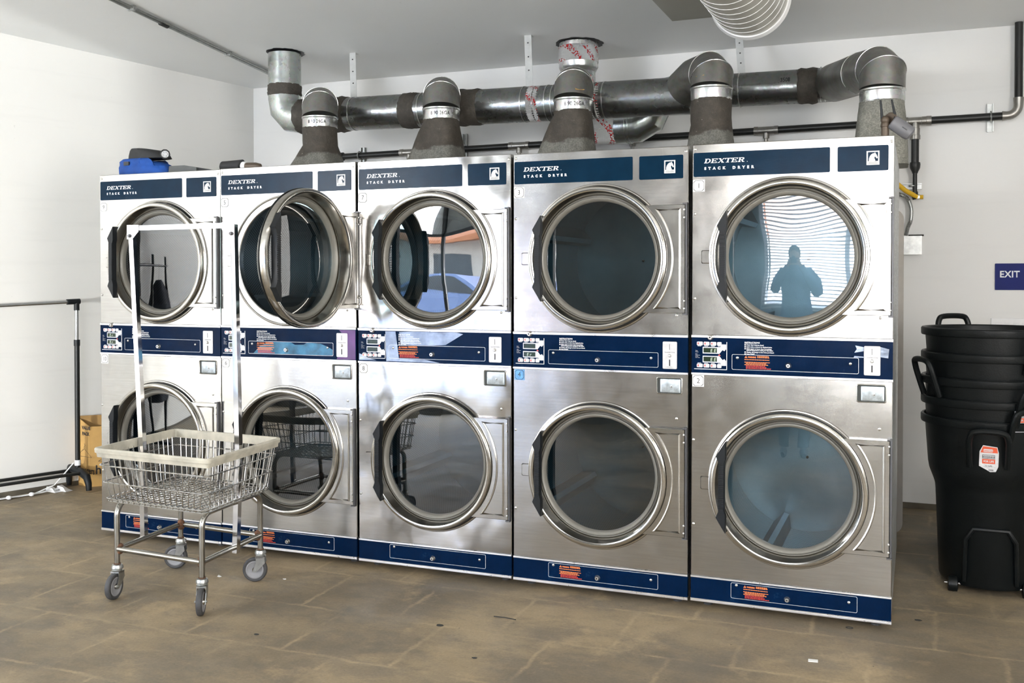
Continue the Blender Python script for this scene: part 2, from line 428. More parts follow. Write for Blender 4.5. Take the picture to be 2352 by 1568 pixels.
    def text(s, body, x, z, size, y=0.0, shear=0.0, sp=1.0, align='LEFT', bold=0.0, sx=1.0, M=None):
        """lettering lying in the xz plane, facing -y"""
        cu = bpy.data.curves.new('t', 'FONT'); cu.body = body; cu.size = size; cu.shear = shear; cu.space_character = sp
        cu.align_x = align; cu.offset = bold; cu.fill_mode = 'FRONT'; cu.resolution_u = 3
        o = bpy.data.objects.new('t', cu); me = bpy.data.meshes.new_from_object(o)
        k0 = len(s.bm.verts); f0 = len(s.bm.faces); s.bm.from_mesh(me)
        s.bm.verts.ensure_lookup_table(); s.bm.faces.ensure_lookup_table()
        for v in s.bm.verts[k0:]:
            p = Vector((x+v.co.x*sx, y, z+v.co.y)); v.co = (M @ p) if M is not None else p
        for f in s.bm.faces[f0:]: f.material_index = s.mi
        bpy.data.objects.remove(o); bpy.data.curves.remove(cu); bpy.data.meshes.remove(me)
    def xform(s, M, k0=0):
        s.bm.verts.ensure_lookup_table()
        for v in s.bm.verts[k0:]: v.co = M @ v.co
    def mesh(s, name, mats, smooth=True, angle=35, bevel=0):
        bm = s.bm
        if bevel:
            ed = [e for e in bm.edges if len(e.link_faces) == 2 and e.calc_face_angle(0) > R(50)]
            bmesh.ops.bevel(bm, geom=ed, offset=bevel, segments=2, profile=0.6, affect='EDGES', clamp_overlap=True)
        bmesh.ops.recalc_face_normals(bm, faces=bm.faces[:])
        me = bpy.data.meshes.new(name); bm.to_mesh(me); bm.free()
        for m in (mats if isinstance(mats, (list, tuple)) else [mats]): me.materials.append(MATS[m])
        if smooth and len(me.polygons):
            me.shade_smooth(); me.set_sharp_from_angle(angle=R(angle))
        return me
    def build(s, name, mats, parent=None, loc=(0, 0, 0), rot=(0, 0, 0), **kw):
        return place(name, s.mesh(name, mats, **kw), parent, loc, rot)

def place(name, me, parent=None, loc=(0, 0, 0), rot=(0, 0, 0)):
    o = bpy.data.objects.new(name, me); COL.objects.link(o); o.location = loc; o.rotation_euler = rot
    if parent is not None: o.parent = parent
    return o
def tag(o, label, cat, group=None):
    o['label'] = label; o['category'] = cat
    if group: o['group'] = group
    return o
def thing(name, label, cat, loc=(0, 0, 0), rot=(0, 0, 0), group=None):
    o = bpy.data.objects.new(name, None); COL.objects.link(o); o.location = loc; o.rotation_euler = rot; o.empty_display_size = 0.1
    return tag(o, label, cat, group)
def struct(o): o['kind'] = 'structure'; return o
CACHE = {}
def shared(key, fn):
    if key not in CACHE: CACHE[key] = fn()
    return CACHE[key]
def copy_tree(o, parent=None):
    c = o.copy(); COL.objects.link(c); c.parent = parent
    for ch in list(o.children): copy_tree(ch, c)
    return c

def m_glow():
    s = NT('fill_lamp_glow'); e = s.n('Emission'); e.inputs[0].default_value = (1.0, 0.97, 0.92, 1); e.inputs[1].default_value = 2.2; s.l(e.outputs[0], s.out.inputs[0])
m_glow()
plain('frosted', (0.85, 0.87, 0.9), 0.6, 0)

def m_boot():
    s = NT('boot_paste'); v = s.coord()
    f = s.noise(v, 13, 8, 0.75); g = s.noise(s.coord(loc=(2, 7, 1)), 60, 4, 0.7); h = s.noise(v, 130, 3)
    c = s.ramp(f, [(0.25, (0.026, 0.021, 0.016)), (0.55, (0.066, 0.055, 0.042)), (0.8, (0.13, 0.11, 0.085))])
    c = s.mix(s.ramp(g, [(0.66, 0.0), (0.72, 0.55)]), c, (0.42, 0.38, 0.33))
    c2 = s.mix(0.35, s.ramp(f, [(0.3, (0.10, 0.10, 0.085)), (0.7, (0.21, 0.205, 0.18))]), s.ramp(h, [(0.4, 0.2), (0.6, 0.8)]), 'OVERLAY')
    sp_ = s.n('SeparateXYZ'); s.l(s.n('TexCoord').outputs['Object'], sp_.inputs[0])
    k = s.ramp(s.math('ADD', sp_.outputs['Z'], s.math('MULTIPLY', s.noise(v, 9, 3), 0.14)), [(0.27, 0.0), (0.285, 1.0)])
    s.bsdf(s.mix(k, c2, c), 0.6, 0.0, s.bump(s.mix(0.5, f, g), 0.8, 0.015))
m_boot()
# ------------------------------------------------------------------ the room
def cz(x, y): return 2.9896 - 0.002445*x - 0.0436*y
def lwx(y): return -0.707 + 0.3284*(y-2.33)
YB, YF, XR = 2.33, -6.5, 6.4
def wall_prism(pts, name, mat, ztop=None):
    """pts: plan corners; top follows the ceiling"""
    mb = MB(); a = [mb.v((x, y, 0)) for x, y in pts]; b = [mb.v((x, y, cz(x, y)+0.02)) for x, y in pts]; n = len(pts)
    mb.face(a[::-1]); mb.face(b)
    for i in range(n): j = (i+1) % n; mb.face([a[i], a[j], b[j], b[i]])
    return struct(mb.build(name, mat, smooth=False))
mb = MB(); mb.box(-5.5, -6.7, -0.12, 7.0, 2.6, 0.0)
struct(mb.build('floor', 'concrete', smooth=False))
mb = MB(); q = [(-5.5, -6.7), (7.0, -6.7), (7.0, 2.6), (-5.5, 2.6)]
a = [mb.v((x, y, cz(x, y))) for x, y in q]; b = [mb.v((x, y, cz(x, y)+0.15)) for x, y in q]
mb.face(a[::-1]); mb.face(b)
for i in range(4): j = (i+1) % 4; mb.face([a[i], a[j], b[j], b[i]])
struct(mb.build('ceiling', 'ceiling_paint', smooth=False))
wall_prism([(lwx(YB)-0.2, YB), (XR+0.15, YB), (XR+0.15, YB+0.15), (lwx(YB)-0.2, YB+0.15)], 'wall_back', 'wall_paint')
wall_prism([(lwx(YB), YB), (lwx(YB)-0.15, YB), (lwx(YF)-0.15, YF), (lwx(YF), YF)], 'wall_left', 'wall_paint_left')
wall_prism([(XR, YF), (XR+0.15, YF), (XR+0.15, YB), (XR, YB)], 'wall_right', 'wall_paint')
# front wall with a shop door and two windows, behind the camera
W1 = (-3.2, 0.12, 0.04, 2.75); W2 = (2.45, 4.95, 0.85, 2.60)
def fpiece(mb, x0, x1, z0, z1): mb.box(x0, YF-0.15, z0, x1, YF, z1)
mb = MB(); top = cz(0, YF)+0.02
fpiece(mb, lwx(YF)-0.2, W1[0], 0, top); fpiece(mb, W1[1], W2[0], 0, top); fpiece(mb, W2[1], XR+0.15, 0, top)
fpiece(mb, W1[0], W1[1], W1[3], top); fpiece(mb, W2[0], W2[1], W2[3], top); fpiece(mb, W2[0], W2[1], 0, W2[2]); fpiece(mb, W1[0], W1[1], 0, W1[2])
struct(mb.build('wall_front', 'wall_dim', smooth=False))
def window(name, w, mull, mat, rail=None):
    mb = MB(); x0, x1, z0, z1 = w; t = 0.05
    for a, b, c, d in ((x0, x1, z0, z0+t), (x0, x1, z1-t, z1), (x0, x0+t, z0, z1), (x1-t, x1, z0, z1)): mb.box(a, YF-0.10, c, b, YF-0.04, d)
    for m in mull: mb.box(m-0.03, YF-0.10, z0, m+0.03, YF-0.04, z1)
    if rail: mb.box(x0, YF-0.10, rail-0.025, x1, YF-0.04, rail+0.025)
    o = struct(mb.build(name, mat, smooth=False))
    g = MB(); g.box(x0+t, YF-0.072, z0+t, x1-t, YF-0.068, z1-t); g.build('window_pane', 'window_glass', o, smooth=False)
    return o
w1 = window('window_1', W1, [-2.15, -1.05], 'frame_dark', 2.12)
w2 = window('window_2', W2, [3.7], 'white_plastic')
mb = MB(); z = W2[2]+0.03
while z < W2[3]-0.06:
    mb.hexa([(W2[0]+.03, YF+0.012, z-0.006), (W2[1]-.03, YF+0.012, z-0.006), (W2[1]-.03, YF+0.052, z+0.010), (W2[0]+.03, YF+0.052, z+0.010),
             (W2[0]+.03, YF+0.012, z-0.004), (W2[1]-.03, YF+0.012, z-0.004), (W2[1]-.03, YF+0.052, z+0.012), (W2[0]+.03, YF+0.052, z+0.012)]); z += 0.05
mb.box(W2[0], YF+0.005, W2[3]-0.05, W2[1], YF+0.06, W2[3]+0.01)
mb.build('window_blind', 'blind', w2, smooth=False)
# frosted transom added above the shop door to go with a fill lamp
mb = MB(); mb.box(W1[0]+.05, YF-0.12, 2.15, W1[1]-.05, YF-0.11, 2.70); mb.build('fill_transom_panel', 'frosted', w1, smooth=False)
# unseen side window frame added on the right wall for a fill lamp
w3 = None
mb = MB()
for a, b, c, d in ((-4.4, -2.0, .90, .96), (-4.4, -2.0, 2.49, 2.55), (-4.4, -4.34, .90, 2.55), (-2.06, -2.0, .90, 2.55)): mb.box(XR-.05, a, c, XR, b, d)
struct(mb.build('fill_window', 'white_plastic', smooth=False))
def fixture(x, y, lab):  # unseen ceiling lights, added to brighten the room
    z = cz(x, y)
    t = thing('added_ceiling_light', lab, 'ceiling light', (x, y, z-.001), group='added ceiling fill lights')
    mb = MB(); mb.box(-.62, -.14, -.075, .62, .14, 0); mb.build('housing', 'white_plastic', t, bevel=.01)
    mb = MB(); mb.box(-.59, -.12, -.090, .59, .12, -.076); mb.build('diffuser', 'fill_lamp_glow', t, smooth=False)
for x, y, l_ in ((1.0, -2.2, 'unseen fluorescent ceiling light added for fill nearest the laundry cart'), (4.9, -1.9, 'unseen fluorescent ceiling light added for fill nearest the black bins'), (1.0, -4.8, 'unseen fluorescent ceiling light added for fill near the shop door'), (4.6, -4.8, 'unseen fluorescent ceiling light added for fill near the window blinds')): fixture(x, y, l_)
def portal(w):
    o = area('daylight_portal', ((w[0]+w[1])/2, YF-0.2, (w[2]+w[3])/2), (R(-90), 0, 0), w[1]-w[0], w[3]-w[2], 1)
    o.rotation_euler = Vector((0, 1, 0)).to_track_quat('-Z', 'Z').to_euler(); o.data.cycles.is_portal = True
portal(W1); portal(W2)
# concrete curb under the left wall
mb = MB()
for (ya, yb) in ((YB, YF),):
    mb.prism_z([(lwx(ya)-.01, ya), (lwx(yb)-.01, yb), (lwx(yb)+0.012, yb), (lwx(ya)+0.012, ya)], 0, 0.03)
struct(mb.build('baseboard_left', 'baseboard', smooth=False))
mb = MB(); mb.box(lwx(YB)+0.012, YB-0.012, 0, XR, YB, 0.035); struct(mb.build('baseboard_back', 'baseboard', smooth=False))

# outdoors, seen only as reflections in the door glass
mb = MB(); mb.box(-30, -45, -0.17, 30, YF-0.15, -0.13); struct(mb.build('ground_street', 'asphalt', smooth=False))
t = thing('shop_building', 'beige stucco building with an orange tiled roof across the street', 'building', (0, -19, -0.13))
mb = MB(); mb.box(-14, -4, 0, 12, 0, 3.0); mb.build('wall', 'stucco', t, smooth=False)
mb = MB(); mb.hexa([(-14.5, 0.7, 2.8), (12.5, 0.7, 2.8), (12.5, -4.5, 2.8), (-14.5, -4.5, 2.8), (-14.5, 0.7, 2.95), (12.5, 0.7, 2.95), (12.5, -2.6, 4.4), (-14.5, -2.6, 4.4)][::1])
mb.build('roof', 'tile_roof', t, smooth=False)
for x in (-11, -7.5, -4, 0, 4, 8):
    mb = MB(); mb.box(x, -0.02, 0.7, x+1.8, 0.03, 2.3); mb.build('window', 'car_glass', t, smooth=False)
def car(x, y, mat, label, rz):
    t = thing('parked_car', label, 'car', (x, y, -0.13), (0, 0, rz))
    side = [(-2.1, .35), (-2.15, .75), (-1.5, .92), (-.8, 1.38), (.75, 1.42), (1.5, .98), (2.1, .9), (2.2, .4), (1.75, .3), (-1.7, .3)]
    mb = MB(); mb.prism(side, -0.85, 0.85); mb.build('body', mat, t, bevel=0.05)
    gl = [(-1.30, .97), (-.75, 1.32), (.70, 1.35), (1.25, 1.0)]
    mb = MB(); mb.prism(gl, -0.86, 0.86); mb.build('side_window', 'car_glass', t)
    for wx in (-1.35, 1.4):
        for wy in (-0.8, 0.8):
            mb = MB(); mb.lathe([(0, -.1), (.2, -.11), (.32, -.09), (.33, 0), (.32, .09), (.2, .11), (0, .1)], (wx, wy, .33), 'y', 24); mb.build('wheel', 'rubber', t)
car(-3.6, -12.2, 'car_paint', 'blue car parked at the kerb outside the shop window', R(4))
car(1.7, -12.6, 'white_plastic', 'white car parked at the kerb outside the shop window', R(-2))
#@@PART3
# ------------------------------------------------------------------ stack dryers
DW, DH, DD = 0.80, 1.935, 1.25
ZU, ZL = 1.461, 0.507       # door centres
def rr(x0, z0, x1, z1, r, n=4):
    out = []
    for cx, cy, a0 in ((x1-r, z0+r, -PI/2), (x1-r, z1-r, 0), (x0+r, z1-r, PI/2), (x0+r, z0+r, PI)):
        for k in range(n+1): a = a0 + PI/2*k/n; out.append((cx+r*math.cos(a), cy+r*math.sin(a)))
    return out
def panel_mesh(z0, z1, c):
    cx = 0.40; angs = [2*PI*k/112 for k in range(112)]
    cor = [math.atan2(z-c, x-cx) % (2*PI) for x in (0.0, DW) for z in (z0, z1)]
    for q in cor:
        i = min(range(len(angs)), key=lambda k: abs(angs[k]-q)); angs[i] = q
    angs.sort()
    prof = [(.286, .035), (.286, .003), (.290, 0), (.3155, 0), (.3175, -.0055), (.3215, -.0070), (.3255, -.0060), (.3285, 0)]
    mb = MB(); vr = []
    for r, y in prof: vr.append([mb.v((cx+r*math.cos(a), y, c+r*math.sin(a))) for a in angs])
    def outer(d, y):
        ring = []
        for a in angs:
            ca, sa = math.cos(a), math.sin(a)
            tx = (DW-d-cx)/ca if ca > 1e-6 else ((d-cx)/ca if ca < -1e-6 else 1e9)
            tz = (z1-d-c)/sa if sa > 1e-6 else ((z0+d-c)/sa if sa < -1e-6 else 1e9)
            tt = min(tx, tz); ring.append(mb.v((cx+tt*ca, y, c+tt*sa)))
        return ring
    vr += [outer(0.0025, 0), outer(0.0, 0.003), outer(0.0, 0.03)]
    n = len(angs)
    for a, b in zip(vr, vr[1:]):
        for k in range(n): mb.face([a[k], a[(k+1) % n], b[(k+1) % n], b[k]])
    # latch tab pressed into the sheet
    zt = c
    mb.rings([[(x, y, z) for x, z in rr(.040-d, zt-.028-d, .082, zt+.028+d, .006)] for d, y in ((0, 0), (-.003, -.004))], False, True)
    return mb
LOCKP = [(0, -.010), (.008, -.010), (.010, -.008), (.012, -.002), (.013, 0)]
def lock_mb(mb, x, z, y=0.0, s=1.0):
    mb.mi = 0; mb.lathe([(0, -.012*s), (.0075*s, -.012*s), (.0095*s, -.009*s), (.0105*s, -.003), (.0125*s, 0)], (x, y, z), 'y', 20)
    mb.mi = 1; mb.lathe([(0, -.0135*s), (.0034*s, -.0135*s), (.0034*s, -.0115*s)], (x, y, z), 'y', 12)
SLAB = {  # slab-serif capitals on a 10 x 10 grid: list of polygons
 'D': [[(0, 0), (2.6, 0), (2.6, 1.2), (0, 1.2)], [(0, 8.8), (2.6, 8.8), (2.6, 10), (0, 10)], [(1, 0), (3.2, 0), (3.2, 10), (1, 10)],
       [(3.2, 0), (6, 0), (8.6, 2), (9.4, 5), (8.6, 8), (6, 10), (3.2, 10), (3.2, 8.8), (5.4, 8.8), (6.8, 7.4), (7.2, 5), (6.8, 2.6), (5.4, 1.2), (3.2, 1.2)]],
 'E': [[(0, 0), (9, 0), (9, 3), (8, 3), (7.4, 1.2), (0, 1.2)], [(1, 0), (3.2, 0), (3.2, 10), (1, 10)], [(0, 8.8), (7.4, 8.8), (8, 7.2), (9, 7.2), (9, 10), (0, 10)], [(3.2, 4.4), (6.4, 4.4), (6.4, 5.6), (3.2, 5.6)], [(6, 3.4), (6.9, 3.4), (6.9, 6.6), (6, 6.6)]],
 'X': [[(0, 0), (3.4, 0), (3.4, 1), (0, 1)], [(6, 0), (10, 0), (10, 1), (6, 1)], [(0, 9), (4, 9), (4, 10), (0, 10)], [(6.6, 9), (10, 9), (10, 10), (6.6, 10)], [(.8, 9.4), (3.4, 9.4), (9.4, .6), (6.8, .6)], [(.8, .6), (2.2, .6), (9, 9.4), (7.6, 9.4)]],
 'T': [[(3.9, 0), (6.1, 0), (6.1, 10), (3.9, 10)], [(2.6, 0), (7.4, 0), (7.4, 1.1), (2.6, 1.1)], [(0, 8.8), (10, 8.8), (10, 10), (0, 10)], [(0, 7), (.9, 7), (1.4, 8.9), (0, 8.9)], [(9.1, 7), (10, 7), (10, 8.9), (8.6, 8.9)]],
 'R': [[(0, 0), (4.2, 0), (4.2, 1.1), (0, 1.1)], [(1, 0), (3.2, 0), (3.2, 10), (1, 10)], [(0, 8.8), (3.2, 8.8), (3.2, 10), (0, 10)], [(3.2, 10), (6.6, 10), (8.4, 8.8), (8.4, 6), (6.6, 4.6), (3.2, 4.6), (3.2, 5.7), (5.6, 5.7), (6.2, 6.4), (6.2, 8.2), (5.6, 8.9), (3.2, 8.9)], [(4.2, 4.9), (6.4, 4.9), (8.6, 1.1), (10, 1.1), (10, 0), (6.6, 0)]]}
def brand(mb, x, z, w, h, y, shear):
    lw = w/6*0.98
    for i, ch in enumerate('DEXTER'):
        for pl in SLAB[ch]:
            mb.poly([(x + i*w/6 + (px/10)*lw + shear*(pz/10)*h, y, z + pz/10*h) for px, pz in pl])
def lettering_mesh():
    mb = MB()
    brand(mb, .050, 1.8545, .168, .0185, -.0022, .30)
    mb.text('S T A C K    D R Y E R', .052, 1.8275, .0150, -.0022, sp=1.34, bold=.0010, sx=1.04)
    mb.lathe([(0, 0), (.0015, 0)], (.2295, -.0022, 1.8555), 'y', 8)
    return mb.mesh('lettering', 'white_ink', smooth=False)
def emblem_mesh():
    mb = MB(); x0, z0, x1, z1 = .696, 1.8215, .744, 1.8765
    mb.mi = 0; mb.prism([(x0, z0), (x1, z0), (x1, z1), (x0, z1)], -.0024, -.001)
    mb.mi = 1; mb.prism([(x0+.005, z0+.0145), (x1-.005, z0+.0145), (x1-.005, z1-.0045), (x0+.005, z1-.0045)], -.0028, -.0022)
    mb.mi = 0    # horse head: neck, crest and muzzle
    hp = [(.005, 0), (.005, .010), (.008, .019), (.013, .026), (.020, .0305), (.026, .031), (.028, .035), (.030, .031), (.033, .027), (.037, .018), (.0385, .013), (.036, .010), (.033, .0115), (.031, .016), (.028, .018), (.026, .0155), (.026, .010), (.029, .004), (.029, 0)]
    mb.prism([(x0+.004+px*0.98, z0+.0145+pz) for px, pz in hp], -.0032, -.0027)
    mb.mi = 2
    for k in range(4): mb.prism([(x0+.0075+.0025*k, z0+.026+.005*k), (x0+.0105+.0025*k, z0+.026+.005*k), (x0+.0105+.0025*k, z0+.0268+.005*k), (x0+.0075+.0025*k, z0+.0268+.005*k)], -.0034, -.003)
    mb.text('THOROUGHBRED', (x0+x1)/2, z0+.0095, .0048, -.0028, align='CENTER', bold=.00008)
    for a, b in ((.006, .0015), (.0035, .001)): mb.prism([(x0+.006, z0+a), (x1-.006, z0+a), (x1-.006, z0+a+b), (x0+.006, z0+a+b)], -.0028, -.002)
    return mb.mesh('emblem', ['sticker_white', 'label_navy', 'ink'], smooth=False)
def plate_mesh(x0, z0, x1, z1, mat, r=.006, y=-.0016):
    mb = MB(); mb.prism(rr(x0, z0, x1, z1, r), y, .0005); return mb.mesh('nameplate', mat, smooth=False)
def sticker_mesh(x0, z0, s, mat):
    def octo(d, c): return [(x0+c+d, z0+d), (x0+s-c-d, z0+d), (x0+s-d, z0+c+d), (x0+s-d, z0+s-c-d), (x0+s-c-d, z0+s-d), (x0+c+d, z0+s-d), (x0+d, z0+s-c-d), (x0+d, z0+c+d)]
    mb = MB(); mb.mi = 0; mb.prism([(x0, z0), (x0+s, z0), (x0+s, z0+s), (x0, z0+s)], -.0012, .0005)
    mb.mi = 1; mb.prism(octo(.0025, .008), -.0015, -.0011); mb.mi = 0; mb.prism(octo(.0042, .0078), -.0018, -.0014)
    return mb.mesh('number_sticker', [mat, 'ink'], smooth=False)
def numeral(body, x, z, parent):
    mb = MB(); mb.text(body, x, z, .030, -.0021, align='CENTER', sx=.82 if len(body) > 1 else .95, sp=.95)
    return mb.build('numeral', 'ink', parent, smooth=False)
def display_mesh(digits):
    mb = MB(); y = -.0028
    mb.mi = 0
    for a in ((.012, .987, .150, .9895), (.1475, .987, .150, 1.104), ): mb.prism([(a[0], a[1]), (a[2], a[1]), (a[2], a[3]), (a[0], a[3])], y, -.002)
    for zz in (1.088, .995):
        for k in range(4):
            x = .0235 + k*.0285; mb.mi = 1; mb.prism(rr(x, zz, x+(.0245 if k < 3 else .018), zz+.0155, .003, 2), y-.0012, -.002)
            if k < 3: mb.mi = 2; mb.prism([(x+.003, zz+.004), (x+.009, zz+.004), (x+.009, zz+.012), (x+.003, zz+.012)], y-.0016, y-.001)
            mb.mi = 0; mb.prism([(x+.003, zz-.0035 if zz > 1.05 else zz+.0175), (x+.018, zz-.0035 if zz > 1.05 else zz+.0175), (x+.018, zz-.0018 if zz > 1.05 else zz+.0192), (x+.003, zz-.0018 if zz > 1.05 else zz+.0192)], y, -.002)
    mb.mi = 3    # silver arrows around each display
    for s_, z0 in ((1, 1.054), (-1, 1.0445)):
        f = lambda dz: z0 + s_*dz
        P = [(.048, f(0)), (.118, f(0)), (.131, f(.016)), (.139, f(.012)), (.146, f(.020)), (.146, f(.040)), (.128, f(.040)), (.122, f(.028)), (.048, f(.028))]
        mb.prism(P if s_ > 0 else P[::-1], y-.0004, -.002)
    for z0, dg in ((1.058, digits[0]), (1.0205, digits[1])):
        mb.mi = 4; mb.prism([(.0515, z0), (.108, z0), (.108, z0+.020), (.0515, z0+.020)], y-.001, y)
        if dg:
            mb.mi = 5; mb.text(dg, .104, z0+.003, .019, y-.0014, align='RIGHT', shear=.15)
    mb.mi = 0
    for k, (t_, zz) in enumerate((('Timer', 1.064), ('Reading', 1.059), ('Select', 1.050), ('temperature', 1.045), ('to start', 1.040), ('lower dryer', 1.035))):
        mb.text(t_, .017, zz, .0042, y, sx=.95)
    mb.mi = 2; mb.prism([(.112, 1.046), (.124, 1.046), (.118, 1.0525)], y-.0006, -.002)
    return mb.mesh('display_module', ['white_ink', 'key_white', 'key_red', 'silver_ink', 'lcd', 'lcd_digit'], smooth=False)
def instructions_mesh():
    mb = MB(); y = -.0026; x = .222
    mb.text('INSTRUCTIONS', x, 1.1015, .0088, y, bold=.0002)
    mb.prism([(x, 1.0998), (x+.048, 1.0998), (x+.048, 1.1005), (x, 1.1005)], y, -.002)
    L = ['Dryer door must be closed.', 'Insert coins, as shown by displayed price.', 'Select upper or lower dryer by pressing', 'desired temperature setting for that dryer.', 'Display will change to show time purchased.', 'Press START.']
    zz = [1.0925, 1.0845, 1.0765, 1.0705, 1.0625, 1.0545]
    for k, (s_, z0) in enumerate(zip(L, zz)):
        mb.text(s_, x+.008, z0, .0068, y, bold=.0002, sx=.92)
        if k != 3: mb.prism([(x, z0), (x+.0048, z0), (x+.0048, z0+.0048), (x, z0+.0048)], y, -.002)
    return mb.mesh('instructions', 'white_ink', smooth=False)
def warning_mesh(x, z, s=1.0):
    mb = MB(); y = -.0029
    mb.mi = 0; mb.prism([(x, z+.046*s), (x+.012*s, z+.046*s), (x+.006*s, z+.056*s)], y, -.002)
    mb.mi = 1; mb.prism([(x+.0052*s, z+.0475*s), (x+.0068*s, z+.0475*s), (x+.0068*s, z+.053*s), (x+.0052*s, z+.053*s)], y-.0004, y)
    mb.mi = 0; mb.text('WARNING', x+.014*s, z+.0468*s, .0095*s, y, bold=.0004, sx=.72)
    random.seed(3)
    for k in range(2):
        xx = x+.052*s
        while xx < x+.098*s:
            w = random.uniform(.004, .010)*s; mb.prism([(xx, z+(.0525-.005*k)*s), (xx+w, z+(.0525-.005*k)*s), (xx+w, z+(.0560-.005*k)*s), (xx, z+(.0560-.005*k)*s)], y, -.002); xx += w+.0015*s
    for k in range(8):
        if k == 1: continue
        z0 = z+(.038-.0052*k)*s; xx = x + (0 if k in (2, 4) else .006)*s
        if k == 0: xx = x
        end = x+random.uniform(.080, .104)*s
        mb.mi = 0 if k < 5 else 2
        while xx < end:
            w = random.uniform(.003, .010)*s; mb.prism([(xx, z0), (xx+w, z0), (xx+w, z0+.0030*s), (xx, z0+.0030*s)], y, -.002); xx += w+.0014*s
    return mb.mesh('warning_label', ['orange_ink', 'ink', 'red_ink'], smooth=False)
def outline_mesh(x0, z0, x1, z1, w=.0016):
    mb = MB(); a = rr(x0, z0, x1, z1, .006); b = rr(x0+w, z0+w, x1-w, z1-w, .005); n = len(a)
    va = [mb.v((x, -.0032, z)) for x, z in a]; vb = [mb.v((x, -.0032, z)) for x, z in b]; vc = [mb.v((x, -.002, z)) for x, z in a]
    for i in range(n):
        j = (i+1) % n; mb.face([va[i], va[j], vb[j], vb[i]]); mb.face([va[i], vc[i], vc[j], va[j]])
    return mb.mesh('access_cover_outline', 'silver_ink', smooth=False)
def coin_mesh():
    mb = MB(); x0, z0, x1, z1 = .691, .986, .753, 1.103
    mb.mi = 0; mb.rings([[(x, y, z) for x, z in rr(x0+d, z0+d, x1-d, z1-d, .005)] for d, y in ((0, -.001), (0, -.004), (.001, -.005))], False, True)
    mb.mi = 1; c = (x0+x1)/2
    mb.prism([(c-.0012, 1.068), (c+.0004, 1.068), (c+.0002, 1.092), (c-.0014, 1.092)], -.0058, -.005)
    mb.prism([(c-.0028, .999), (c+.0022, .999), (c+.0022, 1.026), (c-.0028, 1.026)], -.0058, -.005)
    mb.text('Quarters Only', c, 1.055, .0075, -.0056, align='CENTER', sx=1.0)
    mb.mi = 2; mb.lathe([(0, -.016), (.004, -.0155), (.0065, -.012), (.0075, -.006), (.0075, -.004)], (c, 0, 1.043), 'y', 16)
    mb.prism([(c-.011, .9945), (c+.012, .9945), (c+.012, .9965), (c-.011, .9965)], -.011, -.005)
    for x in (x0+.006, x1-.006):
        for z in (z0+.006, z1-.006): mb.lathe([(0, -.0065), (.0017, -.006), (.002, -.005)], (x, 0, z), 'y', 8)
    return mb.mesh('coin_slot_plate', ['silver_plate', 'ink', 'screw'])
plain('silver_plate', (0.60, 0.60, 0.61), 0.42, 0.35, var=0.12, nscale=40)
plain('coin_cover', (0.50, 0.56, 0.60), 0.38, 0.7, var=0.25, nscale=60)
def coinbox_mesh():
    mb = MB(); x0, z0, x1, z1 = .663, .877, .776, .951
    mb.mi = 0
    A = [[(x, y, z) for x, z in rr(x0+d, z0+d, x1-d, z1-d, max(.003, .008-d*.5))] for d, y in ((0, 0), (.001, -.0035), (.003, -.0045), (.005, -.0025), (.006, .0))]
    mb.rings(A, False, False)
    mb.mi = 1; mb.prism(rr(x0+.005, z0+.005, x1-.005, z1-.005, .005), -.0008, .0004)  # flat dark plate paints the shade of a recess
    return mb.mesh('coin_box_bezel', ['stainless_hinge', 'recess_shade'])
plain('recess_shade', (0.035, 0.04, 0.038), 0.4, 0.2)
def coincover_mesh():
    mb = MB(); x0, z0, x1, z1 = .681, .885, .768, .942
    mb.mi = 0; mb.rings([[(x, y, z) for x, z in rr(x0+d, z0+d, x1-d, z1-d, .002, 2)] for d, y in ((0, -.0008), (.0, -.004), (.0045, -.0062))], False, True)
    mb.mi = 1; mb.lathe([(0, -.0095), (.004, -.009), (.005, -.006)], ((x0+x1)/2+.005, 0, (z0+z1)/2-.003), 'y', 14)
    mb.mi = 2; mb.lathe([(0, -.0105), (.0022, -.0102), (.0022, -.009)], ((x0+x1)/2+.006, 0, (z0+z1)/2-.003), 'y', 10)
    return mb.mesh('coin_box_cover', ['coin_cover', 'screw', 'ink'])
def screw_mesh():
    mb = MB(); mb.mi = 0; mb.lathe([(0, -.0045), (.003, -.0042), (.0052, -.0028), (.0060, -.0008), (.0062, 0)], (0, 0, 0), 'y', 14)
    mb.mi = 1; mb.box(-.003, -.0050, -.0006, .003, -.0040, .0006); return mb.mesh('screw', ['screw', 'ink'])
HX = -.395     # ring centre measured from the hinge pin
def ring_mesh():
    mb = MB(); n = 112
    prof = [(.268, .030), (.283, .030), (.300, -.004), (.3115, -.006), (.3125, -.010), (.3125, -.036), (.3105, -.041), (.306, -.0435), (.296, -.0435), (.2915, -.0415), (.2895, -.037),
            (.284, -.020), (.278, -.002), (.2755, .006), (.2755, .014)]
    mb.lathe(prof, (HX, 0, 0), 'y', n)
    for a in (0.02, -1.85, -1.25): # weld seams across the rim
        pass
    return mb
def door_mesh():
    mb = ring_mesh()
    return mb.mesh('door', 'stainless_ring')
def gasket_mesh():
    mb = MB(); mb.lathe([(.2765, .012), (.2735, .012), (.2715, .0165), (.2695, .0165), (.2690, .010), (.2670, .0065), (.2630, .0055), (.2580, .0085), (.2535, .016), (.2510, .026), (.2505, .036), (.268, .036)], (HX, 0, 0), 'y', 112); return mb.mesh('gasket', 'gasket')
def shadow_line_mesh():
    mb = MB(); mb.lathe([(.300, -.0012), (.3150, -.0012), (.3150, -.0062), (.300, -.0062)], (HX, 0, 0), 'y', 112); return mb.mesh('shadow_line', 'black_plastic')  # black band put in as the shadow line behind the door ring
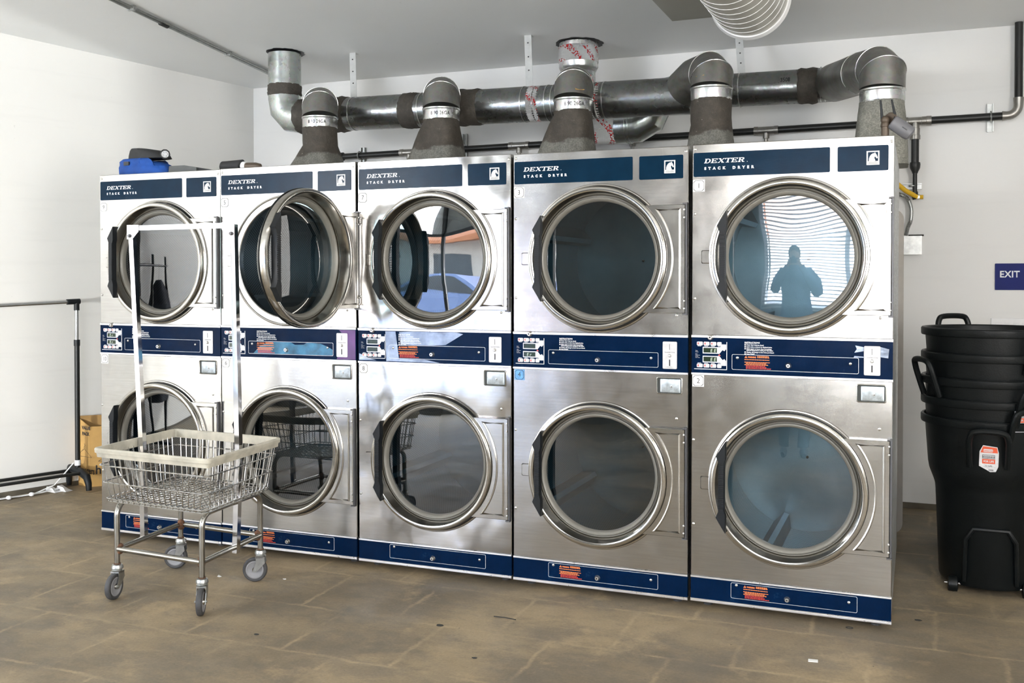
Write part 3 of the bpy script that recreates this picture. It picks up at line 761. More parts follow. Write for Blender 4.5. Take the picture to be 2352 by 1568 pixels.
def glass_mesh(clear=False):  # clear picks the pane tint lightened to look lit
    mb = MB(); mb.lathe([(0, .0275), (.12, .0285), (.2525, .031)], (HX, 0, 0), 'y', 72); return mb.mesh('glass', 'door_glass_lit' if clear else 'door_glass')
def handle_mesh():
    X = -.795; mb = MB(); mb.mi = 0
    P = [(.157, .190), (.116, .128), (.1265, .104), (.1265, -.104), (.116, -.128), (.157, -.190), (.157, -.118), (.1515, -.100), (.1515, .100), (.157, .118)]
    mb.rings([[(x+X+ (0.136-x)*d*8, y, z*(1-d*.6)) for x, z in P] for d, y in ((0, -.040), (0, -.066), (.010, -.071))], True, True)
    for k in range(22):
        z = -.095 + k*.0090; mb.box(X+.1285, -.0745, z, X+.1500, -.069, z+.0045)
    return mb.mesh('handle', 'black_plastic')
def hinge_mesh():
    mb = MB(); rr_ = .3145; mb.mi = 0
    z1, z0 = .2250, -.2355
    a1 = math.asin(z1/rr_); a0 = math.asin(z0/rr_)
    arc = [(HX+rr_*math.cos(a1+(a0-a1)*k/20), rr_*math.sin(a1+(a0-a1)*k/20)) for k in range(21)]
    out = [(-.004, z1), *arc, (-.004, z0)]
    mb.rings([[(x, y, z) for x, z in [(max(-9, min(x, -.004-d)), (z-d if z > 0 else z+d) if abs(z) > .2 else z) for x, z in out]] for d, y in ((0, -.004), (0, -.022), (.002, -.024))], True, True)
    ri = rr_+.024; zi1, zi0 = z1-.021, z0+.021
    b1 = math.asin(zi1/ri); b0 = math.asin(zi0/ri)
    arc2 = [(HX+ri*math.cos(b1+(b0-b1)*k/20), ri*math.sin(b1+(b0-b1)*k/20)) for k in range(21)]
    loop = [(-.026, zi1), *arc2, (-.026, zi0)]
    mb.tube([(x, -.0235, z) for x, z in loop], .0052, 8, closed=True)
    mb.mi = 1
    mb.cyl((.0, -.016, z0-.008), (.0, -.016, z1+.008), .0055, 10)
    mb.box(-.014, -.028, z1+.0005, .006, -.004, z1+.006); mb.box(-.014, -.028, z0-.007, .006, -.004, z0-.001)
    mb.box(-.0015, -.0245, z0, .0045, .001, z1)
    mb.mi = 2
    for z in (z1-.022, z1-.055, z0+.020, z0+.052): mb.lathe([(0, -.030), (.0035, -.029), (.0045, -.024)], (-.007, 0, z), 'y', 10)
    return mb.mesh('hinge_plate', ['stainless_hinge', 'frame_dark', 'screw'])
def lockpin_mesh():
    mb = MB(); mb.lathe([(0, -.046), (.004, -.0455), (.005, -.043)], (HX-.301, 0, .004), 'y', 10); return mb
def drum_mesh():
    mb = MB(); mb.lathe([(.36, 0), (.36, .74)], (0, 0, 0), 'y', 96); return mb.mesh('drum', 'drum_perforated')
def drumback_mesh():
    mb = MB(); mb.mi = 0; mb.lathe([(0, .735), (.12, .737), (.20, .742), (.36, .742)], (0, 0, 0), 'y', 64)
    mb.mi = 1; mb.lathe([(0, .725), (.006, .727), (.007, .736)], (0, 0, 0), 'y', 12)
    return mb.mesh('drum_back', ['drum_back', 'ink'])
def baffle_mesh():
    mb = MB(); mb.hexa([(-.045, 0.02, -.36), (.045, .02, -.36), (.012, .02, -.295), (-.012, .02, -.295), (-.045, .73, -.36), (.045, .73, -.36), (.012, .73, -.295), (-.012, .73, -.295)])
    return mb.mesh('drum_baffle', 'drum_back', bevel=.004)
def drumfront_mesh():
    mb = MB(); mb.lathe([(.286, .034), (.300, .040), (.362, .045), (.362, .060)], (.4, 0, 0), 'y', 96); return mb.mesh('drum_opening', 'cabinet_steel')
def cabinet_mesh():
    mb = MB()
    mb.box(.003, .004, 0.0, .011, DD, DH-.004); mb.box(DW-.011, .004, 0.0, DW-.003, DD, DH-.004)
    mb.box(.011, .004, DH-.014, DW-.011, DD, DH-.004); mb.box(.011, .03, 0, DW-.011, DD, .01); mb.box(.011, DD-.01, .01, DW-.011, DD, DH-.014)
    mb.box(.011, .06, .985, DW-.011, DD-.02, .993)
    return mb.mesh('cabinet', 'cabinet_steel', smooth=False)
def kick_mesh():
    mb = MB(); mb.box(0.001, -.001, .014, DW-.001, .02, .103); return mb.mesh('kick_plate', 'band_navy', smooth=False)
def bandp_mesh():
    mb = MB(); mb.box(0.001, -.0018, .972, DW-.001, .02, 1.1215); return mb.mesh('control_panel', 'band_navy', smooth=False)
def trim_mesh(z0, z1):
    def f():
        mb = MB(); m = (z0+z1)/2
        mb.prism([(0, z0), (DW, z0), (DW, z1), (0, z1)], -.0042, .02)
        mb.prism([(0, m-.0006), (DW, m-.0006), (DW, m+.0006), (0, m+.0006)], -.0052, -.004)
        return mb.mesh('trim_strip', 'trim_alu', smooth=False)
    return f
def foot_mesh():
    mb = MB(); mb.lathe([(0, -.03), (.02, -.03), (.02, -.022), (.008, -.02), (.008, .002), (0, .002)], (0, 0, 0), 'z', 14); return mb.mesh('foot', 'rubber')

DX = [(9, 10, .0015, .0008, -.0016), (5, 6, .8090, -.0045, .0006), (7, 8, 1.6200, -.0026, .0004), (3, 4, 2.4291, .0008, -.0008), (1, 2, 3.2417, .0046, .0014)]
DLAB = {9: 'stainless stack dryer numbered 9 and 10, leftmost, behind the cart',
        5: 'stainless stack dryer numbered 5 and 6, its upper round door standing open',
        7: 'stainless stack dryer numbered 7 and 8, with scratched peeling film on its control strip',
        3: 'stainless stack dryer numbered 3 and 4, the 4 on a blue sticker',
        1: 'stainless stack dryer numbered 1 and 2, rightmost, near the black bins'}
def make_dryer(nu, nl, x, lean, dz):
    t = thing('stack_dryer', DLAB[nu], 'dryer', (x, 0, .03+dz), (0, lean/DH, 0), 'stack dryers in a row')
    wavy = nu in (7,)
    P = lambda name, key, fn, parent=t, loc=(0, 0, 0), rot=(0, 0, 0): place(name, shared(key, fn), parent, loc, rot)
    P('cabinet', 'cab', cabinet_mesh)
    for lab, z0, z1, c in (('front_panel', 1.131, DH, ZU), ('front_panel', .110, .964, ZL)):
        key = 'pan%d%d' % (z0*100, wavy)
        P(lab, key, lambda: panel_mesh(z0, z1, c).mesh('front_panel', 'stainless_wavy' if wavy else 'stainless', angle=25))
    P('control_panel', 'band', bandp_mesh); cp = t.children[-1] if False else None
    cp = [o for o in t.children if o.name.startswith('control_panel')][-1]
    kp = P('kick_plate', 'kick', kick_mesh)
    for a, b in ((1.1215, 1.131), (.964, .972), (.103, .110), (.002, .014)): P('trim_strip', 'trim%f' % a, trim_mesh(a, b))
    n1 = P('nameplate', 'np1', lambda: plate_mesh(.006, 1.7985, .5575, 1.8995, 'label_navy'))
    P('lettering', 'let', lettering_mesh, n1)
    n2 = P('nameplate', 'np2', lambda: plate_mesh(.586, 1.7980, .778, 1.8985, 'label_navy')); n2['label'] = 'small blue nameplate with a horse head emblem'
    P('emblem', 'emb', emblem_mesh, n2)
    s1 = P('number_sticker', 'st1', lambda: sticker_mesh(.003, 1.736, .0505, 'sticker_white')); numeral(str(nu), .0285, 1.7515, s1)
    if nl == 4:
        s2 = P('number_sticker', 'st2b', lambda: sticker_mesh(.006, .9125, .048, 'sticker_blue')); s2['label'] = 'blue number sticker'
    else: s2 = P('number_sticker', 'st2', lambda: sticker_mesh(.004, .9125, .0495, 'sticker_white'))
    numeral(str(nl), .0295, .9275, s2)
    dg = {9: ('E r   ', 'E r   '), 5: ('E', ''), 7: ('', ''), 3: ('', 'E r   '), 1: ('E E', 'E E')}[nu]
    P('display_module', 'dsp%d' % nu, lambda: display_mesh(dg), cp)
    P('instructions', 'ins', instructions_mesh, cp)
    P('access_cover_outline', 'out1', lambda: outline_mesh(.170, .990, .672, 1.0545), cp)
    P('access_cover_outline', 'out2', lambda: outline_mesh(.170, .032, .672, .0975), kp)
    if nu in (5, 7, 1): P('warning_label', 'wrn1', lambda: warning_mesh(.222, .994), cp)
    if nu in (9, 5, 3, 1): P('warning_label', 'wrn2', lambda: warning_mesh(.222, .036, .98), kp)
    P('coin_slot_plate', 'coin', coin_mesh, cp)
    P('coin_box_bezel', 'cbx', coinbox_mesh); P('coin_box_cover', 'cbc', coincover_mesh)
    def lk():
        mb = MB(); lock_mb(mb, 0, 0); return mb.mesh('lock', ['screw', 'ink'])
    P('lock', 'lock', lk, cp, (.399, -.002, 1.014)); P('lock', 'lock', lk, t, (.080, -.004, 1.1225)); P('lock', 'lock', lk, kp, (.399, -.001, .052))
    for sx_, sz_, par in ((.012, 1.915, t), (.789, 1.912, t), (.012, 1.643, t), (.013, 1.285, t), (.751, 1.215, t), (.010, .686, t), (.011, .329, t), (.751, .774, t),
                          (.193, 1.040, cp), (.640, 1.030, cp), (.193, .087, kp), (.640, .070, kp)):
        P('screw', 'screw', screw_mesh, par, (sx_, -.002 if par is cp else 0, sz_))
    for zc, who in ((ZU, nu), (ZL, nl)):
        hinge = (.795, 0, zc)
        d = P('door', 'door', door_mesh, t, hinge, (0, 0, R(86) if who == 5 else 0))
        if who == 5: d['label'] = 'round door swung wide open'
        P('gasket', 'gsk', gasket_mesh, d); P('glass', 'gls%d' % (who in (1, 2)), lambda: glass_mesh(who in (1, 2)), d); P('shadow_line', 'shadow_line', shadow_line_mesh, d); P('handle', 'hnd', handle_mesh, d); P('hinge_plate', 'hng', hinge_mesh, d)
        P('drum_opening', 'dro', drumfront_mesh, t, (0, 0, zc))
        dr = P('drum', 'drum', drum_mesh, t, (.40, .055, zc), (0, {1: 0.6, 2: 1.9, 4: -.55, 3: .35, 8: 1.2, 9: 2.2}.get(who, .9), 0))
        P('drum_back', 'drb', drumback_mesh, dr)
        for k in range(4): P('drum_baffle', 'baf', baffle_mesh, dr, (0, 0, 0), (0, k*PI/2, 0))
    for fx in (.06, .74):
        for fy in (.08, 1.15): P('foot', 'foot', foot_mesh, t, (fx, fy, 0))
    # wear that belongs to single machines
    if nu == 5:
        mb = MB(); mb.prism([(.690, .975), (.797, .975), (.797, 1.118), (.705, 1.118), (.735, 1.09), (.752, 1.03), (.700, .99)], -.0024, -.0018); o = mb.build('faded_film', 'purple_film', cp, smooth=False)
        mb = MB(); mb.prism([(.20, .992), (.668, .992), (.668, 1.02), (.64, 1.035), (.60, 1.048), (.52, 1.052), (.50, 1.042), (.45, 1.040), (.425, 1.052), (.30, 1.052), (.24, 1.03)], -.0024, -.0018); mb.build('peeling_film', 'film_blue', cp, smooth=False)
    if nu == 7:
        mb = MB()
        mb.prism([(.155, .976), (.225, .976), (.215, 1.05), (.205, 1.118), (.150, 1.118)], -.0024, -.0018)
        mb.prism([(.235, 1.058), (.30, 1.056), (.40, 1.056), (.47, 1.060), (.56, 1.112), (.53, 1.119), (.30, 1.119), (.225, 1.116)], -.0024, -.0018)
        mb.prism([(.225, .976), (.44, .975), (.36, .988), (.225, .989)], -.0024, -.0018)
        mb.prism([(.005, .978), (.10, .978), (.06, .988), (.005, 1.01)], -.0024, -.0018)
        mb.build('peeling_film', 'film_grey', cp, smooth=False)
    if nu == 1:
        mb = MB(); mb.prism([(.655, 1.075), (.69, 1.082), (.69, 1.098), (.658, 1.104), (.664, 1.09)], -.0024, -.0018)
        mb.prism([(.753, 1.060), (.782, 1.056), (.785, 1.092), (.753, 1.100)], -.0024, -.0018); mb.prism([(.652, 1.055), (.69, 1.056), (.69, 1.060), (.655, 1.062)], -.0024, -.0018)
        mb.build('tape_residue', 'film_grey', cp, smooth=False)
    return t
DRY = {}
for a in DX: DRY[a[0]] = make_dryer(*a)
#@@PART4
# ------------------------------------------------------------------ exhaust ducts above the dryers
def boot(name, label, x, path, bl, br_, zt, zflare=2.20, txt=None, rings=(2.355, 2.425), col='duct_paste', rad=.108):
    """round-to-square boot standing on a dryer, a bright collar and an elbow of gored sheet"""
    Y = 1.15
    t = thing(name, label, 'duct', (x, Y, 1.961), group='exhaust boots on the dryers')
    mb = MB(); rgs = []; N = 48
    zf = zflare - 1.961; zT = rings[0]-1.961
    lv = [0, .012, .03] + [.03+(zf-.03)*k/6 for k in range(1, 7)] + [zf+(zT-zf)*k/4 for k in range(1, 5)]
    random.seed(int(x*100))
    for z in lv:
        k = max(0.0, 1 - z/zf) if z < zf else 0.0
        k = min(1, k*1.0); ring = []
        L = rad + (bl-rad)*k; Rr = rad + (br_-rad)*k; D = rad + (.13-rad)*k; p = 2 + 5*k
        sway = (br_-bl)*0.0
        for i in range(N):
            a = 2*PI*i/N; c, s_ = math.cos(a), math.sin(a)
            f = (abs(c)**p + abs(s_)**p)**(-1/p)
            lump = 1 + .018*math.sin(3*a+z*23+x) + random.uniform(-.010, .010)
            ring.append(((Rr if c > 0 else L)*c*f*lump + sway, D*s_*f*lump, z))
        rgs.append(ring)
    mb.rings(rgs, True, True); b = mb.build('boot', [col], t, angle=60)
    mb = MB(); z0 = rings[0]-1.961-.006; z1 = rings[1]-1.961
    mb.lathe([(0, z0), (rad-.002, z0), (rad+.001, z0+.012), (rad+.001, z1-.012), (rad+.005, z1-.008), (rad+.005, z1), (0, z1)], (0, 0, 0), 'z', 48)
    c = mb.build('collar', 'galv_ring', t)
    if txt:
        mb = MB(); mb.text(txt, 0, 0, .030, 0, sp=1.1, bold=.0006, align='LEFT', sx=.8)
        a0 = -PI/2 - .15
        for v in mb.bm.verts:
            a = a0 + v.co.x/(rad+.002); zz = v.co.z; v.co = ((rad+.0022)*math.cos(a), (rad+.0022)*math.sin(a), (z0+z1)/2-.012+zz)
        mb.build('lettering', 'ink', c, smooth=False)
    mb = MB(); pth = [Vector(p) - Vector((x, Y, 1.961)) for p in path]
    mb.tube([(0, 0, z1)] + pth, rad+.002, 40)
    e = mb.build('elbow', 'galv_elbow', t, angle=20)
    mb = MB(); full = [Vector((0, 0, z1))] + pth
    for i in range(1, len(full)-2):   # raised lock seams between the gores
        d = ((full[i]-full[i-1]).normalized() + (full[i+1]-full[i]).normalized()).normalized()
        u = d.cross(Vector((0.3, .1, 1))).normalized(); w = d.cross(u)
        st = 1/max(.5, d.dot((full[i]-full[i-1]).normalized())); bd = ((full[i]-full[i-1]).normalized() - d*d.dot((full[i]-full[i-1]).normalized()))
        ringp = []
        for k in range(40):
            q = u*math.cos(2*PI*k/40) + w*math.sin(2*PI*k/40)
            if bd.length > 1e-5: b_ = bd.normalized(); q = q + b_*q.dot(b_)*(st-1)
            ringp.append(full[i] + q*(rad+.003))
        mb.tube(ringp, .0022, 6, closed=True)
    mb.build('seam', 'galv_ring', e)
    return t, e
BT = [
 ('exhaust boot coated in brown sealant on dryer 9, the leftmost', .664, [(.655, 1.165, 2.472), (.605, 1.245, 2.503), (.53, 1.37, 2.498), (.51, 1.41, 2.492)], .215, .165, '8 90 26GA'),
 ('exhaust boot coated in brown sealant on dryer 5, second from the left', 1.506, [(1.50, 1.165, 2.472), (1.462, 1.245, 2.503), (1.40, 1.37, 2.496), (1.385, 1.41, 2.488)], .215, .135, '8 90 26GA'),
 ('exhaust boot coated in brown sealant on dryer 7, in front of the foil-taped riser', 2.330, [(2.328, 1.165, 2.472), (2.30, 1.25, 2.498), (2.255, 1.37, 2.490), (2.245, 1.41, 2.480)], .205, .115, '8 90 26GA'),
 ('exhaust boot on dryer 3, its wide elbow swinging left and bearing a small sticker', 3.107, [(3.108, 1.16, 2.475), (3.075, 1.235, 2.515), (2.98, 1.35, 2.515), (2.90, 1.42, 2.470)], .135, .118, None),
 ('exhaust boot on dryer 1, rightmost, its elbow rising highest before turning left', 3.963, [(3.965, 1.16, 2.425), (3.935, 1.26, 2.475), (3.85, 1.45, 2.495), (3.76, 1.68, 2.515), (3.68, 1.86, 2.53)], .145, .125, None)]
for i, (lab, x, path, bl, br_, txt) in enumerate(BT):
    lo = (2.285, 2.345) if i == 4 else ((2.34, 2.405) if i != 3 else (2.352, 2.415))
    t, e = boot('exhaust_boot', lab, x, path, (.25, .25, .25, .135, .145)[i], br_, 0, zflare=(2.23, 2.32, 2.32, 2.22, 2.275)[i], txt=txt, rings=lo, col='boot_paste' if i < 4 else 'boot_grey')
    if i in (2, 3):
        mb = MB(); mb.prism([(-.026, -.012), (.026, -.012), (.026, .012), (-.026, .012)], -.001, .001)
        s_ = mb.build('maker_sticker', 'card', e, loc=((.055, -.055, .545) if i == 2 else (-.035, -.035, .575)), rot=(R(-38), 0, R(40) if i == 2 else R(-25)), smooth=False)
        s_.location = Vector(((.062, -.075, .492) if i == 2 else (-.040, -.085, .515)))
# paste band and grey flared foot are told apart by their own surfaces
def duct(name, label, path, rad, mat, bands=(), group=None, n=44):
    t = thing(name, label, 'duct', path[0], group=group); o = Vector(path[0])
    mb = MB(); mb.tube([Vector(p)-o for p in path], rad, n); mb.build('pipe', mat, t, angle=22)
    for p0, p1, r0, m, nm in bands:
        mb = MB(); a, b = Vector(p0)-o, Vector(p1)-o; K = 7; pts = [a.lerp(b, k/K) for k in range(K+1)]
        random.seed(int(p0[0]*77+p0[2]*13))
        mb.tube(pts, [r0+.001] + [r0+(random.uniform(.002, .009) if m == 'duct_paste' else random.uniform(.001, .0035)) for k in range(K-1)] + [r0+.001], 40)
        if m == 'duct_paste':
            for v in mb.bm.verts: v.co += Vector((random.uniform(-.004, .004), random.uniform(-.002, .002), random.uniform(-.002, .002)))
        mb.build(nm, m, t, angle=60)
    return t
YM = 1.5
def mz(x): return 2.483 - (x-.5)*0.0145
def mr(x): return .1105 - (x-.5)*.0028
duct('riser_duct', 'galvanized duct dropping from the ceiling at the far left into an elbow', [(.16, YM, 2.915), (.16, YM, 2.615), (.172, YM, 2.55), (.225, YM, 2.497), (.30, YM, 2.485), (.42, YM, 2.485)], .109, 'galvanized',
     [((.16, YM, 2.705), (.16, YM, 2.630), .109, 'duct_paste', 'sealant_band'), ((.285, YM, 2.486), (.415, YM, 2.484), .109, 'duct_paste', 'sealant_band')])
def mband(x0, x1, m, nm): return ((x0, YM, mz(x0)), (x1, YM, mz(x1)), mr(x0), m, nm)
t = duct('manifold_duct', 'long horizontal galvanized duct banded with sealant and foil tape above the dryers', [(.42, YM, mz(.42)), (2.93, YM, mz(2.93))], mr(1.4), 'galv_dark',
     [mband(.50, .66, 'duct_paste', 'sealant_band'), mband(1.075, 1.185, 'duct_paste', 'sealant_band'), mband(1.45, 1.615, 'duct_paste', 'sealant_band'),
      mband(1.93, 2.025, 'foil_tape', 'foil_band'), mband(2.335, 2.405, 'foil_tape', 'foil_band'), mband(2.69, 2.90, 'foil_tape', 'foil_band')])
for x in (.705, 1.21, 1.905, 2.06, 2.10, 2.415):
    mb = MB(); mb.tube([(x-.42, 0, mz(x)-mz(.42)), (x-.42+.006, 0, mz(x)-mz(.42))], mr(1.4)+.003, 40); mb.build('joint_bead', 'galv_ring', t)
# riser with foil tape, passing behind the manifold, under it and on to the right
YR = 1.90
t = duct('riser_duct', 'foil-taped duct dropping from the ceiling behind the third exhaust boot', [(2.115, YR, 2.900), (2.115, YR, 2.46), (2.14, YR, 2.395), (2.21, YR, 2.362), (2.40, YR, 2.355), (2.50, YR, 2.36), (2.575, YR, 2.40), (2.61, YR, 2.47), (2.66, YR, 2.525), (2.76, YR, 2.545)], .108, 'galvanized',
     [((2.115, YR, 2.875), (2.115, YR, 2.775), .127, 'foil_tape', 'foil_band'), ((2.115, YR, 2.685), (2.115, YR, 2.565), .108, 'foil_tape', 'foil_band'), ((2.22, YR, 2.362), (2.375, YR, 2.356), .108, 'foil_tape', 'foil_band')])
mb = MB(); mb.lathe([(.124, .0), (.126, -.155), (.121, -.165), (.108, -.185)], (0, 0, 0), 'z', 44); mb.build('collar', 'galv_ring', t)
mb = MB()
for a in ((2.44, 2.356), (2.46, 2.357)): mb.tube([(a[0]-2.115, 0, a[1]-2.9), (a[0]-2.115+.005, 0, a[1]-2.9)], .1125, 40)
mb.build('joint_bead', 'galv_ring', t)
YQ = 1.93
t = duct('manifold_duct', 'shorter galvanized duct with a brown sealant band leading to the rightmost elbow', [(2.76, YQ, 2.543), (3.66, YQ, 2.533)], .100, 'galv_dark', [((3.475, YQ, 2.535), (3.585, YQ, 2.534), .100, 'duct_paste', 'sealant_band')])
for x in (3.13, 3.60, 3.625):
    mb = MB(); mb.tube([(x-2.76, 0, -.007), (x-2.76+.006, 0, -.007)], .104, 40); mb.build('joint_bead', 'galv_ring', t)
mb = MB(); mb.text('3508', .0, 0, .035, 0, sx=.8, bold=.0005)
for v in mb.bm.verts:
    a = .15+(v.co.z)/.101; v.co = (.62+v.co.x, -.1015*math.cos(a), -.007+.1015*math.sin(a))
mb.build('lettering', 'ink', t, smooth=False)
# flat dark discs, the painted shade of torn ceiling openings round the risers
for nm, x, y, r in (('opening_left', .165, YM, .128), ('opening_right', 2.12, YR, .152)):
    mb = MB(); random.seed(5)
    ring = [mb.v((x+(r+random.uniform(-.006, .008))*math.cos(2*PI*k/40), y+(r+random.uniform(-.006, .008))*math.sin(2*PI*k/40), cz(x, y)-.0015)) for k in range(40)]
    for v in ring: v.co.z = cz(v.co.x, v.co.y)-.0015
    mb.face(ring); mb.mi = 0
    struct(mb.build('trim_1' if nm == 'opening_left' else 'trim_2', 'ink', smooth=False))
def strap(lab, x, y, ztop, x2, y2, zb, w=.034):
    mb = MB(); t_ = .0015
    P = [Vector((x, y, ztop)), Vector((x2, y2, zb))]
    for a, b in ((P[0], P[1]),):
        mb.hexa([(b.x-w/2, b.y-t_, b.z), (b.x+w/2, b.y-t_, b.z), (b.x+w/2, b.y+t_, b.z), (b.x-w/2, b.y+t_, b.z), (a.x-w/2, a.y-t_, a.z), (a.x+w/2, a.y-t_, a.z), (a.x+w/2, a.y+t_, a.z), (a.x-w/2, a.y+t_, a.z)])
    mb.box(x-w/2, y, ztop-.002, x+w/2, y+.05, ztop)
    mb.mi = 1
    for k in (.15, .42, .68): q = P[0].lerp(P[1], k); mb.lathe([(0, -.006), (.004, -.005), (.005, -.001)], (q.x, q.y, q.z), 'y', 10)
    o = mb.build('strap_hanger', ['strap_metal', 'ink'], smooth=False); tag(o, lab, 'duct strap', 'metal straps hanging the ducts'); return o
strap('metal strap from the ceiling to the long duct, left of the second exhaust boot', .605, 1.64, cz(.6, 1.64)-.001, .685, 1.52, mz(.68)+.108, .046)
strap('metal strap from the ceiling to the long duct, just left of the foil-taped riser', 1.875, 1.62, cz(1.87, 1.62)-.001, 1.925, 1.52, mz(1.92)+.108, .046)
strap('metal strap from the ceiling to the shorter duct, below the round white duct', 3.10, 2.08, cz(3.1, 2.08)-.001, 3.135, 1.97, 2.634, .046)

# ------------------------------------------------------------------ gas pipe on the back wall
YG = 2.27
def gz(x): return 2.311 + (x-.1)*.0072
t = thing('gas_pipe', 'black gas pipe running along the back wall behind the dryers and ducts', 'pipe', (.13, YG, gz(.13)))
o = Vector((.13, YG, gz(.13)))
mb = MB(); mb.tube([Vector((.13, YG, gz(.13)))-o, Vector((4.60, YG, gz(4.6)))-o], .0225, 18); mb.tube([Vector((4.67, YG, 2.40))-o, Vector((4.67, YG, cz(4.67, YG)-.001))-o], .0225, 18)
mb.tube([Vector((4.115, YG, 2.25))-o, Vector((4.115, YG, 2.09))-o], .0225, 18); mb.tube([Vector((4.115, YG, 2.04))-o, Vector((4.115, YG, 1.90))-o], .013, 14); mb.build('pipe', 'pipe_black', t)
mb = MB(); mb.lathe([(0, -.03), (.028, -.028), (.031, -.005), (.031, .015), (.0235, .018)], (0, 0, 0), 'x', 18); mb.build('end_cap', 'pipe_black', t)
for x in (.70, 1.56, 2.37, 3.24):
    mb = MB(); c = Vector((x, YG, gz(x)))-o; mb.tube([c-Vector((.075, 0, 0)), c-Vector((.050, 0, 0)), c-Vector((.048, 0, 0)), c+Vector((.048, 0, 0)), c+Vector((.050, 0, 0)), c+Vector((.075, 0, 0))], [.0275, .0275, .0250, .0250, .0275, .0275], 18)
    mb.tube([c, c-Vector((0, 0, .05)), c-Vector((0, 0, .052)), c-Vector((0, 0, .3))], [.020, .020, .013, .013], 14); mb.build('tee_fitting', 'pipe_fitting', t)
mb = MB(); c = Vector((4.12, YG, gz(4.12)))-o
mb.tube([c-Vector((.09, 0, 0)), c-Vector((.045, 0, 0)), c-Vector((.043, 0, 0)), c+Vector((.030, 0, 0)), c+Vector((.032, 0, 0)), c+Vector((.056, 0, 0)), c+Vector((.058, 0, 0)), c+Vector((.085, 0, 0))], [.0275, .0275, .025, .025, .027, .027, .029, .029], 18)
c2 = Vector((4.115, YG, gz(4.115)))-o
mb.tube([c2, c2-Vector((0, 0, .04)), c2-Vector((0, 0, .042)), c2-Vector((0, 0, .082)), c2-Vector((0, 0, .084)), c2-Vector((0, 0, .108))], [.024, .024, .027, .027, .030, .030], 18); mb.build('tee_fitting', 'pipe_fitting', t)
mb = MB(); q = [Vector((4.585, YG, gz(4.585)))-o, Vector((4.610, YG, 2.3435))-o]
arc = [Vector((4.61+.060*math.sin(a), YG, 2.4035-.060*math.cos(a)))-o for a in [k*PI/2/8 for k in range(9)]]
mb.tube([q[0]] + arc + [Vector((4.67, YG, 2.445))-o], [.029] + [.0255]*9 + [.029], 18); mb.build('elbow_fitting', 'pipe_fitting', t)
mb = MB(); c = Vector((4.115, YG, 2.09))-o; mb.tube([c+Vector((0, 0, .004)), c-Vector((0, 0, .008)), c-Vector((0, 0, .03)), c-Vector((0, 0, .055)), c-Vector((0, 0, .062))], [.029, .031, .029, .017, .016], 18); mb.build('reducer_fitting', 'pipe_black', t)
mb = MB(); c = Vector((4.115, YG, 1.90))-o; mb.tube([c+Vector((0, 0, .02)), c-Vector((0, 0, .0)), c-Vector((0.004, 0, .012)), c-Vector((.016, 0, .016))], [.017, .018, .018, .016], 14); mb.build('elbow_fitting', 'pipe_black', t)
def strut(lab, x, z, L, vert=True):
    tt = thing('strut_channel', lab, 'bracket', (x, YB-.002, z), group='strut brackets on the back wall')
    mb = MB(); a = L/2
    for d in (-.018, .012):
        (mb.box(d, -.022, -a, d+.006, 0, a) if vert else mb.box(-a, -.022, d, a, 0, d+.006))
    (mb.box(-.018, -.003, -a, .018, 0, a) if vert else mb.box(-a, -.003, -.018, a, 0, .018)); mb.build('channel', 'zinc', tt, smooth=False)
    mb = MB(); rr0 = .030 if vert else .018
    dy = -.06
    mb.tube([(0 if vert else rr0*math.cos(a_), dy+rr0*math.sin(a_) if vert else dy+rr0*math.sin(a_), rr0*math.cos(a_)) if vert else (rr0*math.cos(a_), dy+.002+rr0*math.sin(a_), 0) for a_ in [2*PI*k/18 for k in range(18)]], .0045 if vert else .004, 6, closed=True)
    mb.build('pipe_clamp', 'zinc', tt); return tt
strut('upright strut bracket at the capped left end of the black pipe', .285, gz(.28), .13)
strut('upright strut bracket on the black pipe, between the first two exhaust boots on its right', 1.125, gz(1.1)+.03, .17)
strut('upright strut bracket holding the black pipe above the EXIT sign', 4.525, gz(4.5), .165)
strut('level strut bracket beside the yellow tube at the right of the dryers', 4.10, 1.954, .105, False)
mb = MB(); P = [(4.128, YG+.0, 1.886), (4.06, 2.22, 1.925), (3.95, 2.12, 2.02), (3.85, 2.0, 2.08)]; mb.tube([Vector(p)-Vector(P[0]) for p in P], .014, 14)
mb.mi = 1; mb.tube([(.0, 0, 0), (.014, .0, .0)], .015, 6); mb.mi = 0; mb.tube([(.012, 0, 0), (.034, 0, -.001)], .013, 8)
o_ = mb.build('gas_tube', ['yellow_tube', 'screw'], loc=P[0]); tag(o_, 'yellow gas tube with a hex fitting below the black pipe', 'tube')
mb = MB(); P = [Vector(p) for p in [(3.98, 2.2, 1.915), (4.03, 2.26, 1.905), (4.072, 2.28, 1.880), (4.094, 2.28, 1.82), (4.092, 2.28, 1.75), (4.075, 2.28, 1.70), (4.066, 2.28, 1.658)]]
def smooth_path(P, n=6):
    out = []
    for i in range(len(P)-1):
        p0, p1, p2, p3 = P[max(0, i-1)], P[i], P[i+1], P[min(len(P)-1, i+2)]
        for k in range(n):
            t_ = k/n; out.append(0.5*((2*p1)+(-p0+p2)*t_+(2*p0-5*p1+4*p2-p3)*t_*t_+(-p0+3*p1-3*p2+p3)*t_**3))
    out.append(P[-1]); return out
sp2 = smooth_path(P, 12); mb.tube([p-P[0] for p in sp2], [.0125 if k % 2 else .0108 for k in range(len(sp2))], 12)
tag(mb.build('flexible_conduit', 'zinc', loc=P[0]), 'ribbed metal conduit curving into the junction box', 'conduit')
t = thing('junction_box', 'square galvanized junction box on the back wall beside dryer 1', 'electrical box', (4.10, YB-.002, 1.598))
mb = MB(); mb.box(-.054, -.05, -.055, .054, 0, .055); mb.build('box', 'zinc', t, bevel=.003)
mb = MB(); mb.box(-.055, -.053, -.056, .055, -.050, .056); mb.build('cover', 'zinc', t, bevel=.001)
